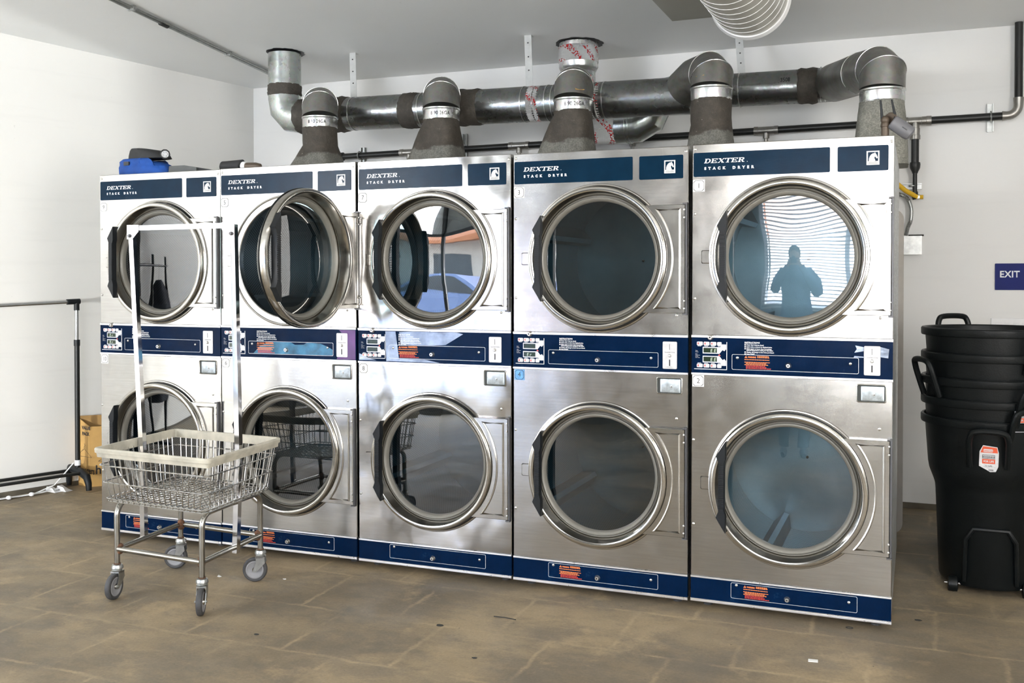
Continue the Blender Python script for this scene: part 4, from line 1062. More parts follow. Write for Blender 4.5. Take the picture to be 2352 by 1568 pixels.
mb = MB(); mb.tube([(-.02, -.02, .060), (.066, -.02, .060)], .005, 8); mb.build('rod', 'debris', t)
# wall sign and switches
t = thing('exit_sign', 'blue EXIT sign with white letters on the back wall at the right edge', 'sign', (4.668, YB-.002, 1.408))
mb = MB(); mb.rings([[(x, y, z) for x, z in rr(-.113+d, -.078+d, .113-d, .078-d, .004)] for d, y in ((0, 0), (0, -.004), (.001, -.005))], False, True); mb.build('panel', 'exit_blue', t, smooth=False)
mb = MB(); mb.text('EXIT', -.0885, -.003, .053, -.0065, bold=.0012, sp=1.06, sx=.93); mb.build('lettering', 'white_ink', t, smooth=False)
t = thing('light_switch', 'pale multi-gang light switch plate on the wall above the black bins', 'switch', (4.665, YB-.002, 1.105))
mb = MB(); mb.rings([[(x, y, z) for x, z in rr(-.130+d, -.060+d, .130-d, .060-d, .004)] for d, y in ((0, 0), (0, -.004), (.003, -.007))], False, True); mb.build('plate', 'white_plastic', t)
for k in range(5):
    mb = MB(); x = -.103+k*.0465; mb.hexa([(x, -.007, -.033), (x+.030, -.007, -.033), (x+.030, -.007, .033), (x, -.007, .033), (x, -.0085, -.032), (x+.030, -.0085, -.032), (x+.030, -.0125, .032), (x, -.0125, .032)]); mb.build('rocker', 'white_plastic', t, smooth=False)
# ceiling conduit
P = [(-.10, .05), (-.02, -.6)]
a, b = Vector((-.30, 2.30, cz(-.3, 2.3)-.016)), Vector((-.045, -.05, cz(-.045, -.05)-.016)); d = b-a; b2 = a + d*1.35; b2.z = cz(b2.x, b2.y)-.016
t = thing('ceiling_conduit', 'grey metal conduit fixed along the ceiling towards the left riser', 'conduit', a)
mb = MB(); mb.tube([(0, 0, 0), b2-a], .010, 12); mb.tube([Vector((.024, 0, .002)), b2-a+Vector((.024, 0, .002))], .006, 10); mb.build('pipe', 'zinc', t)
for k in (.30, .62, .93):
    mb = MB(); c = (b2-a)*k; mb.box(c.x-.016, c.y-.010, c.z-.012, c.x+.034, c.y+.010, c.z+.016); mb.build('clip', 'zinc', t, smooth=False)
mb = MB(); c = (b2-a)*.52; mb.tube([c-(b2-a)*.011, c+(b2-a)*.011], .0165, 12); mb.build('coupling', 'pipe_black', t)
# round white duct under the ceiling
t = thing('spiral_duct', 'round white spiral duct hanging under the ceiling at the top of the photo', 'duct', (3.40, .55, 2.705))
mb = MB(); L = 2.6; R0 = .176; N = 60
mb.lathe([(R0, -L), (R0, 0)], (0, 0, 0), 'y', 64); mb.build('pipe', 'duct_white', t)
mb = MB(); hp = []
turns = int(L/.085)
for k in range(turns*40+1): a_ = 2*PI*k/40; hp.append((R0*math.cos(a_), -.03-.085*k/40, R0*math.sin(a_)))
mb.tube(hp, .0022, 5); mb.build('seam', 'white_plastic', t)
mb = MB(); mb.lathe([(R0-.004, -.02), (R0+.006, -.02), (R0+.009, -.005), (R0+.012, .012), (R0+.008, .020), (R0-.010, .020), (R0-.012, .0)], (0, 0, 0), 'y', 64); mb.build('end_ring', 'white_plastic', t)
mb = MB(); mb.lathe([(0, .005), (R0-.004, .005)], (0, 0, 0), 'y', 48); mb.build('end_plate', 'duct_white', t)
mb = MB(); mb.box(2.946, -1.6, 2.735, 3.225, .93, 2.94)
tag(mb.build('duct_box', 'duct_white', bevel=.004), 'flat rectangular white duct box beside the round duct at the ceiling', 'duct')
#@@PART5
# ------------------------------------------------------------------ laundry cart
CC = Vector((1.094, -.588, 0)); EX = Vector((.997, -.062, 0)); EY = Vector((-.092, .995, 0))
cart = thing('laundry_cart', 'chrome wire laundry cart with tall hanging bar in front of dryers 9 and 5', 'cart', CC)
def cp_(u, v, z): return EX*u + EY*v + Vector((0, 0, z))
ZR, ZB = .652, .432
def loopc(hx, hy, z, r=.03, n=5):
    return [cp_(x, y, z) for x, y in rr(-hx, -hy, hx, hy, r, n)]
mb = MB(); lp = loopc(.325, .293, ZR, .022)
vr = []
for dz, dx in ((-.028, -.006), (-.010, -.003), (-.008, .004), (.006, .006), (.012, .002), (.012, -.008), (.004, -.012), (-.028, -.012)):
    vr.append([mb.v(p) for p in [cp_(x, y, ZR+dz) for x, y in rr(-.325-dx, -.293-dx, .325+dx, .293+dx, max(.004, .022+dx), 5)]])
n = len(vr[0])
for i in range(len(vr)):
    a, b = vr[i], vr[(i+1) % len(vr)]
    for k in range(n): mb.face([a[k], a[(k+1) % n], b[(k+1) % n], b[k]])
mb.build('rubber_rim', 'rim_rubber', cart)
def hx(z): t_ = (z-ZB)/(ZR-ZB); return .283 + (.318-.283)*t_
def hy(z): t_ = (z-ZB)/(ZR-ZB); return .258 + (.287-.258)*t_
mb = MB()
for z in (.588, .512, .440): mb.tube(loopc(hx(z)+.004, hy(z)+.004, z, .028), .0032, 6, closed=True)
mb.tube(loopc(hx(ZB), hy(ZB), ZB-.004, .028), .0028, 6, closed=True)
random.seed(11)
def wire_run(p): mb.tube(smooth_path(p, 3), .0021, 6)
NX, NY = 17, 15
for k in range(NX):
    f = -1 + 2*(k+.5)/NX; w = random.uniform(-.003, .003)
    x0, x1 = f*hx(ZB)*.96, f*hx(ZR)*.96
    mb.tube([cp_(x1, -hy(ZR), ZR), cp_((x0+x1)/2+w, -hy(.54), .54), cp_(x0, -hy(ZB)-.002, ZB+.012), cp_(x0, -hy(ZB)+.01, ZB-.002), cp_(x0, hy(ZB)-.01, ZB-.002), cp_(x0, hy(ZB)+.002, ZB+.012), cp_((x0+x1)/2, hy(.54), .54), cp_(x1, hy(ZR), ZR)], .0022, 6)
for k in range(NY):
    f = -1 + 2*(k+.5)/NY; w = random.uniform(-.003, .003)
    y0, y1 = f*hy(ZB)*.96, f*hy(ZR)*.96
    mb.tube([cp_(-hx(ZR), y1, ZR), cp_(-hx(.54), (y0+y1)/2+w, .54), cp_(-hx(ZB)-.002, y0, ZB+.012), cp_(-hx(ZB)+.01, y0, ZB-.006), cp_(hx(ZB)-.01, y0, ZB-.006), cp_(hx(ZB)+.002, y0, ZB+.012), cp_(hx(.54), (y0+y1)/2, .54), cp_(hx(ZR), y1, ZR)], .0022, 6)
for k in range(8):
    y0 = (-1+2*(k+1)/9)*hy(ZB); mb.tube([cp_(-hx(ZB), y0, ZB-.006), cp_(hx(ZB), y0, ZB-.006)], .0022, 6)
mb.build('wire_basket', 'wire', cart)
LX, LY = .243, .232
def leg_pts(sx):
    a = [(-LY, .135), (-LY, .36)]
    for k in range(1, 7): t_ = PI/2*k/6; a.append((-LY+.055*(1-math.cos(t_)), .36+.055*math.sin(t_)))
    b = [(-y, z) for y, z in reversed(a)]
    return [cp_(sx*LX, y, z) for y, z in a+b]
for sx in (-1, 1):
    mb = MB(); mb.tube(leg_pts(sx), .0125, 14); o = mb.build('side_frame', 'steel', cart)
    mb = MB(); mb.tube([cp_(sx*LX, -LY+.008, .215), cp_(sx*LX, LY-.008, .215)], .0118, 12); mb.build('stretcher', 'steel', cart)
for sy in (-1, 1):
    mb = MB(); mb.tube([cp_(-LX+.008, sy*LY, .215), cp_(LX-.008, sy*LY, .215)], .0118, 12); mb.build('stretcher', 'steel', cart)
mb = MB()
for sx in (-1, 1):
    for sy in (-1, 1):
        for dz in (0, .012, -.012): mb.ball(cp_(sx*(LX-.008), sy*(LY-.008), .215+dz), .0165, 6, 1, 1, .8)
        c = cp_(sx*LX, sy*LY, .145); mb.tube([c, c+Vector((0, 0, .008))], .0155, 12)
mb.build('rusty_weld', 'rust', cart)
def caster(u, v, ang, lab=None):
    c = cp_(u, v, 0)
    mb = MB(); mb.mi = 0
    mb.lathe([(0, .150), (.015, .150), (.022, .146), (.026, .136), (.026, .130), (.020, .127), (.023, .123), (.020, .117), (0, .117)], (0, 0, 0), 'z', 20)
    for s_ in (-1, 1):
        mb.hexa([(-.018, s_*.0175, .118), (.020, s_*.0175, .118), (.020, s_*.0205, .118), (-.018, s_*.0205, .118)] + [(-.018, s_*.0175, .090), (.024, s_*.0175, .090), (.024, s_*.0205, .090), (-.018, s_*.0205, .090)])
        mb.hexa([(-.018, s_*.0175, .090), (.024, s_*.0175, .090), (.024, s_*.0205, .090), (-.018, s_*.0205, .090)] + [(-.034, s_*.0175, .047), (-.016, s_*.0175, .047), (-.016, s_*.0205, .047), (-.034, s_*.0205, .047)])
    mb.box(-.020, -.0205, .112, .022, .0205, .119)
    mb.cyl((-.025, -.026, .057), (-.025, .026, .057), .005, 10)
    o = mb.build('caster', ['zinc'], cart, loc=c, rot=(0, 0, ang))
    mb = MB(); r = .0565; mb.mi = 0
    mb.lathe([(.040, -.011), (.050, -.0125), (.0545, -.010), (.0565, -.004), (.0565, .004), (.0545, .010), (.050, .0125), (.040, .011)], (0, 0, 0), 'y', 36)
    mb.mi = 1; mb.lathe([(.041, -.0115), (.036, -.0125), (.030, -.009), (0, -.009)], (0, 0, 0), 'y', 28); mb.lathe([(.041, .0115), (.036, .0125), (.030, .009), (0, .009)], (0, 0, 0), 'y', 28)
    mb.mi = 2; mb.lathe([(0, -.017), (.010, -.016), (.012, -.009)], (0, 0, 0), 'y', 12)
    mb.build('wheel', ['rubber', 'wheel_grey', 'steel'], o, loc=(-.025, 0, r))
caster(LX, -LY, R(118)); caster(-LX, -LY, R(100)); caster(LX, LY, R(25)); caster(-LX, LY, R(22))
# hanging bar on two square posts, leaning a little
pl = [Vector((.812, -.57, .205)), Vector((.812, -.575, .61)), Vector((.752, -.57, 1.640))]
pr_ = [Vector((1.352, -.60, .195)), Vector((1.369, -.60, .622)), Vector((1.348, -.60, 1.640))]
for P in (pl, pr_):
    mb = MB(); mb.tube([p-CC for p in P], .0125, 4, square=True); mb.build('post', 'chrome', cart, smooth=False)
mb = MB(); mb.tube([pl[2]-CC+Vector((.01, 0, -.004)), pr_[2]-CC+Vector((-.01, 0, -.004))], .0115, 4, square=True); mb.build('top_bar', 'chrome', cart, smooth=False)
for p, s_ in ((pl[2], 1), (pr_[2], -1)):
    mb = MB(); c = p-CC; mb.mi = 0; mb.prism([(c.x-s_*.016, c.z-.055), (c.x+s_*.016, c.z-.055), (c.x+s_*.052, c.z-.020), (c.x+s_*.052, c.z+.010), (c.x-s_*.016, c.z+.010)], c.y-.0165, c.y-.0135)
    mb.mi = 1; mb.lathe([(0, -.026), (.006, -.025), (.0085, -.019), (.0085, -.0165)], (c.x, c.y, c.z-.040), 'y', 14)
    mb.build('corner_bracket', ['chrome', 'frame_dark'], cart)

# ------------------------------------------------------------------ clothes rack by the left wall
RP = Vector((-1.045, .862, 0)); RD = Vector((-.33, -.944, 0)); RN = Vector((.944, -.33, 0))
rack = thing('garment_rack', 'metal garment rack with black feet along the left wall', 'rack', RP)
def rk(a, b, z): return RD*a + RN*b + Vector((0, 0, z))
for a0 in (0, 1.35):
    mb = MB(); mb.tube([rk(a0, 0, .10), rk(a0, 0, .985)], .0165, 16); mb.build('lower_post', 'pipe_black', rack)
    mb = MB(); mb.tube([rk(a0, 0, .97), rk(a0, 0, 1.205)], .0125, 14); mb.build('upper_post', 'chrome', rack)
    mb = MB(); mb.tube([rk(a0, 0, .955), rk(a0, 0, .995)], .0195, 16); mb.build('collar', 'black_plastic', rack)
    mb = MB(); mb.tube([rk(a0, 0, 1.19), rk(a0, 0, 1.262)], .0175, 14); s_ = 1 if a0 == 0 else -1; mb.tube([rk(a0-s_*.02, 0, 1.25), rk(a0+s_*.065, 0, 1.247)], .0185, 14); mb.build('corner_joint', 'black_plastic', rack)
    mb = MB(); mb.tube([rk(a0, .155, .012), rk(a0, .150, .055), rk(a0, .125, .098), rk(a0, .07, .118), rk(a0, -.05, .128), rk(a0, -.10, .128), rk(a0, -.125, .09), rk(a0, -.13, .012)], [.018, .021, .025, .028, .028, .026, .022, .018], 12); mb.build('foot', 'black_plastic', rack)
mb = MB(); mb.tube([rk(0.03, 0, 1.248), rk(1.32, 0, 1.205)], .0125, 16); mb.build('top_bar', 'chrome', rack)
for b in (.075, -.075):
    mb = MB(); mb.tube([rk(0, b, .118), rk(1.35, b, .118)], .0105, 12); mb.build('lower_rail', 'pipe_black', rack)
# white strap and clips lying under the rack
mb = MB()
def flat(path, w, hgt=.004):
    for p, q in zip(path, path[1:]):
        p, q = Vector(p), Vector(q); d = (q-p).normalized(); s_ = Vector((-d.y, d.x, 0))*w/2
        if s_.length < 1e-5: s_ = Vector((w/2, 0, 0))
        h_ = Vector((0, 0, hgt)); mb.hexa([p-s_, p+s_, q+s_, q-s_, p-s_+h_, p+s_+h_, q+s_+h_, q-s_+h_])
S = [(-1.34, .12, .004), (-1.27, .36, .006), (-1.205, .52, .006), (-1.16, .62, .008), (-1.10, .78, .02)]
flat([Vector(p) for p in S], .030); flat([Vector((-1.16, .62, .010)), Vector((-1.10, .72, .05)), Vector((-1.06, .84, .175))], .016)
mb.tube([Vector((-1.045, .862, .16)), Vector((-1.045, .862, .195))], .020, 16)
for x, y in ((-1.22, .47), (-1.17, .60), (-1.30, .30)): mb.ball((x+.02, y-.02, .014), .016, 8, 1.2, 1, .8)
for x, y in ((-1.13, .74), (-1.09, .79)):
    mb.hexa([(x-.05, y-.02, .002), (x+.05, y-.035, .002), (x+.055, y+.02, .002), (x-.045, y+.03, .002), (x-.04, y-.02, .035), (x+.02, y-.03, .030), (x+.02, y+.015, .012), (x-.04, y+.02, .034)])
tag(mb.build('fabric_strap', 'white_plastic', loc=(0, 0, 0)), 'white strap and clips lying on the floor under the garment rack', 'strap')
# cardboard box
BX = [(-1.024, .943), (-.710, 1.257), (-.831, 1.279), (-1.145, .965)]
t = thing('cardboard_box', 'open brown cardboard hanger box on the floor between rack and dryers', 'box', (-1.024, .943, 0))
def bxw(a, b, z0, z1, th=.004):
    a, b = Vector((*a, 0)), Vector((*b, 0)); d = (b-a).normalized(); nn = Vector((-d.y, d.x, 0))*th
    return [a, b, b+nn, a+nn], z0, z1
mb = MB(); o = Vector((-1.024, .943, 0))
for i, (za, zb) in enumerate(((.405, .405), (.405, .47), (.47, .47), (.46, .405))):
    a, b = Vector((*BX[i], 0)), Vector((*BX[(i+1) % 4], 0)); d = (b-a).normalized(); nn = Vector((-d.y, d.x, 0))*.005
    q = [a, b, b+nn, a+nn]; zz = [za, zb, zb, za]
    mb.mi = 0 if i in (0, 3) else 1
    mb.hexa([p-o for p in q] + [p-o+Vector((0, 0, z)) for p, z in zip(q, zz)])
mb.mi = 1; mb.poly([Vector((*p, .004))-o for p in BX]); mb.build('carton', ['card', 'card_in'], t, smooth=False)
def onface(i, fn, nm='lettering'):
    a, b = Vector((*BX[i], 0)), Vector((*BX[(i+1) % 4], 0)); d = (b-a).normalized(); nn = Vector((d.y, -d.x, 0))
    mb = MB(); fn(mb, (b-a).length)
    for v in mb.bm.verts: p = v.co.copy(); v.co = (a-o) + d*p.x + Vector((0, 0, p.z)) + nn*(.0012 - p.y)
    mb.build(nm, 'ink', t, smooth=False)
def hanger(mb, cx, z, w):
    mb.tube([(cx-w/2, 0, z), (cx, 0, z+w*.33), (cx+w/2, 0, z), (cx-w/2, 0, z)], .0012, 4); mb.tube([(cx, 0, z+w*.33), (cx, 0, z+w*.42), (cx+w*.06, 0, z+w*.48), (cx, 0, z+w*.55)], .0012, 4)
def fr_(mb, L): mb.text('hangers', .035, .085, .085, 0, bold=.0012, sx=.95); hanger(mb, .10, .17, .09)
def lf_(mb, L):
    mb.text('hangers', .02, .09, .060, 0, bold=.001, sx=.85); hanger(mb, L*.55, .20, .16)
    mb.text('VALUE', L*.36, .385, .030, 0, bold=.0015); mb.text('PACK', L*.38, .345, .030, 0, bold=.0015)
onface(0, fr_); onface(3, lf_)

# ------------------------------------------------------------------ things on top of dryer 9
zt = .0284 + DH + .0005
t = thing('tool_bag', 'blue fabric tool bag lying on top of dryer 9', 'bag', (.235, .13, zt))
mb = MB(); rg = []
for z, hw, hd in ((0, .178, .085), (.015, .186, .092), (.045, .182, .088), (.062, .178, .080), (.078, .184, .082), (.090, .172, .074)):
    rg.append([(hw*math.copysign(abs(math.cos(a))**.6, math.cos(a)) - (.0 if math.cos(a) < 0 else z*.9) + .006*math.sin(5*a+z*90), hd*math.copysign(abs(math.sin(a))**.7, math.sin(a)), z - (.022 if math.cos(a) > .6 and z > .05 else 0)) for a in [2*PI*k/40 for k in range(40)]])
mb.rings(rg, True, True); mb.build('pouch', 'bag_blue', t, angle=60)
mb = MB(); mb.box(-.105, -.0885, .052, -.070, -.080, .072); mb.build('patch', 'ink', t, smooth=False)
mb = MB(); rg = []
for z, a0_, a1_ in ((0, -.172, .10), (.02, -.168, .085), (.045, -.155, .03), (.055, -.135, -.03)):
    rg.append([((a0_+a1_)/2+(a1_-a0_)/2*math.copysign(abs(math.cos(a))**.7, math.cos(a)), .065*math.sin(a), z) for a in [2*PI*k/32 for k in range(32)]])
mb.rings(rg, True, True); o_ = mb.build('cap', 'bag_black', loc=(.270, .13, zt+.0905), angle=60); tag(o_, 'black soft cap resting on the blue tool bag', 'cap')
t = thing('flashlight', 'black round work light lying on the right end of the blue tool bag', 'flashlight', (.350, .115, zt+.108))
mb = MB(); mb.lathe([(0, .055), (.014, .055), (.015, .02), (.026, .0), (.027, -.018), (.022, -.020), (.020, -.014)], (0, 0, 0), 'y', 10); mb.build('head', 'bag_black', t, rot=(R(-8), 0, R(38)))
mb = MB(); mb.lathe([(0, -.0135), (.0205, -.0145)], (0, 0, 0), 'y', 20)
for a in range(5): mb.ball((.011*math.cos(a*1.257), -.015, .011*math.sin(a*1.257)), .0045, 6)
mb.build('lens', 'lens_glass', t, rot=(R(-8), 0, R(38)))
t = thing('hard_case', 'low grey plastic tool case on dryer 9 beside the blue bag', 'case', (.535, .14, zt))
mb = MB(); mb.rings([[(x, -.07, z) for x, z in ((-.125, 0), (.06, 0), (.06, .026), (-.02, .040), (-.12, .040))], [(x, .08, z) for x, z in ((-.125, 0), (.06, 0), (.06, .026), (-.02, .040), (-.12, .040))]], True, True); mb.build('shell', 'case_grey', t, bevel=.003)
mb = MB(); mb.rings([[(x, -.06, z) for x, z in ((.06, 0), (.175, 0), (.175, .006), (.06, .026))], [(x, .07, z) for x, z in ((.06, 0), (.175, 0), (.175, .006), (.06, .026))]], True, True); mb.build('flap', 'bag_black', t)
zt5 = .0306 + DH
t = thing('impact_driver', 'black power tool lying on top of dryer 5 at its left corner', 'power tool', (.845, .12, zt5+.026))
mb = MB(); mb.tube([(-.125, 0, .004), (-.12, 0, .003), (-.10, 0, .002), (0.0, 0, .004), (.005, 0, 0)], [.020, .026, .027, .029, .022], 16); mb.build('body', 'bag_black', t)
mb = MB(); mb.tube([(.004, 0, -.001), (.012, 0, -.001), (.032, 0, -.002), (.034, 0, -.002)], [.018, .024, .023, .018], 14); mb.build('chuck', 'white_plastic', t)
mb = MB(); mb.tube([(.033, 0, -.004), (.09, 0, -.006), (.115, 0, -.010), (.128, 0, -.020)], [.020, .020, .017, .006], 14); mb.build('nose', 'bronze', t)

# ------------------------------------------------------------------ security camera on dryer 1
z1 = .0314 + DH
t = thing('security_camera', 'grey security camera with two black antennas on top of dryer 1', 'camera', (4.008, .10, z1))
mb = MB(); mb.tube([(0, 0, 0), (0, 0, .045), (0, 0, .047), (0, 0, .056), (.0, 0, .064)], [.0155, .0155, .018, .018, .015], 16); mb.ball((0, 0, .073), .0175, 10); mb.build('post', 'bronze', t)
mb = MB(); mb.lathe([(0, -.004), (.030, -.004), (.032, 0), (.030, .004), (0, .004)], (0, 0, 0), 'y', 28); mb.build('mount_disc', 'bronze', t, loc=(.022, .012, .073), rot=(R(10), 0, R(-35)))
mb = MB(); rg = []
for q, (s_, r_) in enumerate(((0, .8), (.004, 1), (.075, 1), (.088, .9), (.094, .55))): rg.append([(r_*.030*math.cos(a), r_*.021*math.sin(a), s_) for a in [2*PI*k/28 for k in range(28)]])
mb.rings(rg, True, True)
mb.mi = 1; mb.box(-.004, -.0225, .045, .000, -.0205, .068)
M_ = Matrix.Rotation(R(124), 4, 'Y')
mb.build('housing', ['cam_body', 'ink'], t, loc=(.026, -.006, .066), rot=(0, R(128), R(5)))
for x, dx in ((-.012, -.006), (.038, -.014)):
    mb = MB(); mb.tube([(x, 0, .070), (x, 0, .085), (x+dx, 0, .155)], [.006, .006, .0038], 10); mb.build('antenna', 'black_plastic', t)

# ------------------------------------------------------------------ folding table standing behind dryer 1
mb = MB(); Y0 = 1.60
mb.rings([[(x, y, z) for x, z in rr(3.30, .012, 4.062, 1.775, .055, 6)] for y in (Y0, Y0+.045)], True, True)
mb.box(3.5, Y0+.045, 0.0, 3.9, Y0+.06, .5)
o_ = mb.build('folding_table', 'table_top', bevel=.004); tag(o_, 'tan folding table stood on end behind the right side of dryer 1', 'table')
# ------------------------------------------------------------------ nested black bins
BC = Vector((4.435, .835, 0))
def bin_meshes():
    mb = MB()
    mb.lathe([(0, .028), (.185, .028), (.200, .034), (.206, .05), (.222, .455), (.232, .485), (.249, .53), (.254, .56), (.268, .745), (.272, .748), (.285, .748), (.287, .755), (.287, .778), (.283, .783), (.274, .783), (.268, .778), (.262, .745), (.247, .56), (.214, .455), (.198, .06), (0, .05)], (0, 0, 0), 'z', 72)
    body = mb.mesh('body', 'bin_black')
    def hnd(up_):
        mb = MB(); w = .075; d = .012
        if up_: P = [(-w, 0, -.09), (-w-.004, -.012, -.02), (-w+.004, -.020, .028), (-w+.030, -.022, .046), (w-.030, -.022, .046), (w-.004, -.020, .028), (w+.004, -.012, -.02), (w, 0, -.09)]
        else: P = [(-w, .01, -.16), (-w-.002, -.010, -.10), (-w, -.032, -.03), (-w+.025, -.042, .0), (w-.025, -.042, .0), (w, -.032, -.03), (w+.002, -.010, -.10), (w, .01, -.16)]
        mb.tube(smooth_path([Vector(p) for p in P], 5), .0135, 10); return mb.mesh('handle', 'bin_black')
    return body, hnd(True), hnd(False)
BB, HU, HD = bin_meshes()
BINS = [(1.178, (118, -46), 'topmost nested black bin, its empty rim and upright handle showing', True),
        (1.068, (205, 25), 'black bin nested second from the top, wide handle on its left side', False),
        (.958, (125, -55), 'black bin nested third from the top, only its rim showing', False),
        (.866, (128, -61), 'black bin nested fourth from the top, label at its right edge', False),
        (.778, (-93, 87), 'lowest black wheeled bin, torn label under its front handle', False)]
def label_mesh(torn):
    mb = MB(); w, h = .040, .088
    P = [(-w*.95, -.030), (-w*.2, -h*.52), (w*.15, -h*.62), (w*.7, -h*.60), (w*.95, -.030), (w, .030), (w*.85, .056), (-w*.55, .062), (-w*.9, .035)] if torn else [(-w, -.06), (w, -.06), (w, .06), (-w, .06)]
    mb.mi = 0; mb.prism(P, -.0012, 0)
    mb.mi = 1; mb.prism([(-w*.80, .030), (w*.9, .030), (w*.82, .053), (-w*.55, .058)], -.0018, -.001)
    mb.mi = 0; mb.prism(rr(-w*.55, .033, w*.45, .046, .006), -.0024, -.0016)
    mb.mi = 1; mb.text('Rubbermaid', -w*.05, .0365, .0085, -.0028, align='CENTER', bold=.0002)
    mb.mi = 2; mb.prism([(-w*.62, .004), (w*.62, .004), (w*.62, .021), (-w*.62, .021)], -.0018, -.001)
    mb.mi = 0; mb.prism([(-w*.58, .006), (w*.58, .006), (w*.58, .019), (-w*.58, .019)], -.0022, -.0016)
    mb.mi = 2; mb.text('ROUGHNECK', 0, .0085, .0100, -.0028, align='CENTER', bold=.0003, sx=.78)
    mb.mi = 1; mb.prism([(-w*.64, -.018), (w*.64, -.018), (w*.64, .002), (-w*.64, .002)], -.0018, -.001)
    mb.mi = 0; mb.text('FOR LIFE', 0, -.012, .0125, -.0026, align='CENTER', bold=.0004, sx=.85)
    mb.mi = 2; mb.text('32 GAL', 0, -.031, .0095, -.0020, align='CENTER')
    for k in range(7): mb.prism([(w*.0+k*.0028, -.050), (w*.0+k*.0028+.0014, -.050), (w*.0+k*.0028+.0014, -.042), (w*.0+k*.0028, -.042)], -.0018, -.001)
    return mb.mesh('label', ['foil_label', 'red_logo', 'ink'], smooth=False)
for i, (zr, hang, lab, upr) in enumerate(BINS):
    t = thing('trash_bin', lab, 'bin', (BC.x, BC.y, zr-.783), group='nested black bins in the right corner')
    place('body', BB, t)
    for j, a in enumerate(hang):
        m_ = HU if (upr and j == 0) else HD
        a_ = R(a); place('handle', m_, t, ((.283 if m_ is HU else .276)*math.cos(a_), (.283 if m_ is HU else .276)*math.sin(a_), .775 if m_ is HU else .745), (0, 0, a_+PI/2))
    if i in (3, 4):
        a_ = R(-93 if i == 4 else -64); r_ = .2595 if i == 4 else .272; z_ = .640 if i == 4 else .735
        place('label', label_mesh(i == 4), t, (r_*math.cos(a_)*1.01, r_*math.sin(a_)*1.01-.002, z_-.02), (R(4), 0, a_+PI/2))
    if i == 4:
        for wx in (-.150, .150):
            mb = MB(); mb.lathe([(0, -.02), (.02, -.022), (.034, -.018), (.036, 0), (.034, .018), (.02, .022), (0, .02)], (0, 0, 0), 'x', 24)
            mb.build('wheel', 'bin_black', t, loc=(wx, -.155, .034-.0))
        mb = MB(); mb.tube([(-.185, -.158, .038), (.180, -.158, .038)], .0045, 10); mb.build('axle', 'chrome', t)
        mb = MB(); mb.tube([(-.105, -.190, .06), (-.100, -.205, .25), (-.07, -.212, .30), (.07, -.212, .30), (.100, -.205, .25), (.105, -.190, .06)], .010, 8); mb.build('moulded_rib', 'bin_black', t)
# white slatted stool standing behind the bins
mb = MB()
for k in range(7): mb.box(4.222+.004*(6-k), 1.38, .002+.052*k, 4.62, 1.62, .046+.052*k)
mb.box(4.250, 1.39, .0, 4.60, 1.61, .40)
o_ = mb.build('plastic_crate', 'white_plastic', bevel=.004); tag(o_, 'white ribbed plastic crate peeking out behind the black bins', 'crate')
# litter
def bit(nm, lab, cat, x, y, pts, mat, h=.002, grp=None):
    mb = MB(); mb.prism_z([(px, py) for px, py in pts], 0, h); o = mb.build(nm, mat, loc=(x, y, 0.0005), smooth=False); tag(o, lab, cat, grp); return o
bit('paper_scrap', 'torn white paper scrap on the floor behind the front cart wheel', 'litter', 1.085, -.38, [(-.012, .012), (.0, .006), (.018, -.004), (.014, -.014), (-.002, -.010)], 'paper')
bit('paper_scrap', 'tiny white paper scrap on the floor right of the cart', 'litter', 1.40, -.307, [(-.010, .002), (.004, .008), (.010, 0), (.002, -.006)], 'paper')
bit('paper_scrap', 'small white tag on the floor in front of dryer 1', 'litter', 3.781, -.425, [(-.016, .012), (.018, .016), (.020, -.008), (-.014, -.012)], 'paper')
for k, (x, y, r_, lab) in enumerate(((1.722, -.957, .010, 'round black gum spot near the bottom centre of the floor'), (2.347, -.595, .016, 'larger dark gum spot on the floor in front of dryer 7'), (2.62, -.86, .010, 'small dark gum spot on the floor in front of dryer 3'), (4.14, .19, .014, 'dark leaf bit on the floor beside the corner of dryer 1'))):
    bit('gum_spot', lab, 'litter', x, y, [(r_*math.cos(a)*random.uniform(.8, 1.2), r_*.7*math.sin(a)) for a in [2*PI*j/12 for j in range(12)]], 'debris', .0015)
mb = MB(); mb.tube([(.013*math.cos(a), .010*math.sin(a), .002) for a in [2*PI*j/20 for j in range(20)]], .0016, 6, closed=True); tag(mb.build('rubber_ring', 'debris', loc=(3.885, -.01, .0)), 'small black ring on the floor at the foot of dryer 1', 'litter')
mb = MB(); mb.tube([(-.05, .0, .003), (0, .004, .003), (.05, -.004, .003)], .002, 6); tag(mb.build('wire_piece', 'debris', loc=(2.56, -.42, 0)), 'short black wire lying on the floor in front of dryer 3', 'litter')
#@@END

# black rack with a dark coat further along the left wall, mirrored in the upper glass of dryer 9
t = thing('garment_rack', 'black garment rack holding a dark coat, mirrored in the upper glass of dryer 9', 'rack', (-1.80, -2.35, 0), (0, 0, R(62)))
mb = MB(); mb.tube([(-.75, 0, 1.50), (.75, 0, 1.50)], .014, 12); mb.build('top_bar', 'pipe_black', t)
for x in (-.62, .20):
    mb = MB(); mb.tube([(x, 0, .06), (x, 0, 1.62)], .016, 12); mb.build('post', 'pipe_black', t)
    mb = MB(); mb.tube([(x, -.25, .02), (x, -.22, .05), (x, .22, .05), (x, .25, .02)], .018, 10); mb.build('foot', 'pipe_black', t)
mb = MB(); rg = []
for z, hw, hd in ((.45, .25, .10), (.8, .24, .11), (1.10, .24, .11), (1.22, .22, .09), (1.29, .13, .06), (1.33, .05, .04)):
    rg.append([(-.15+hw*math.cos(a)*(1+.03*math.sin(7*a)), hd*math.sin(a)*(1+.12*math.sin(5*a)), z) for a in [2*PI*k/36 for k in range(36)]])
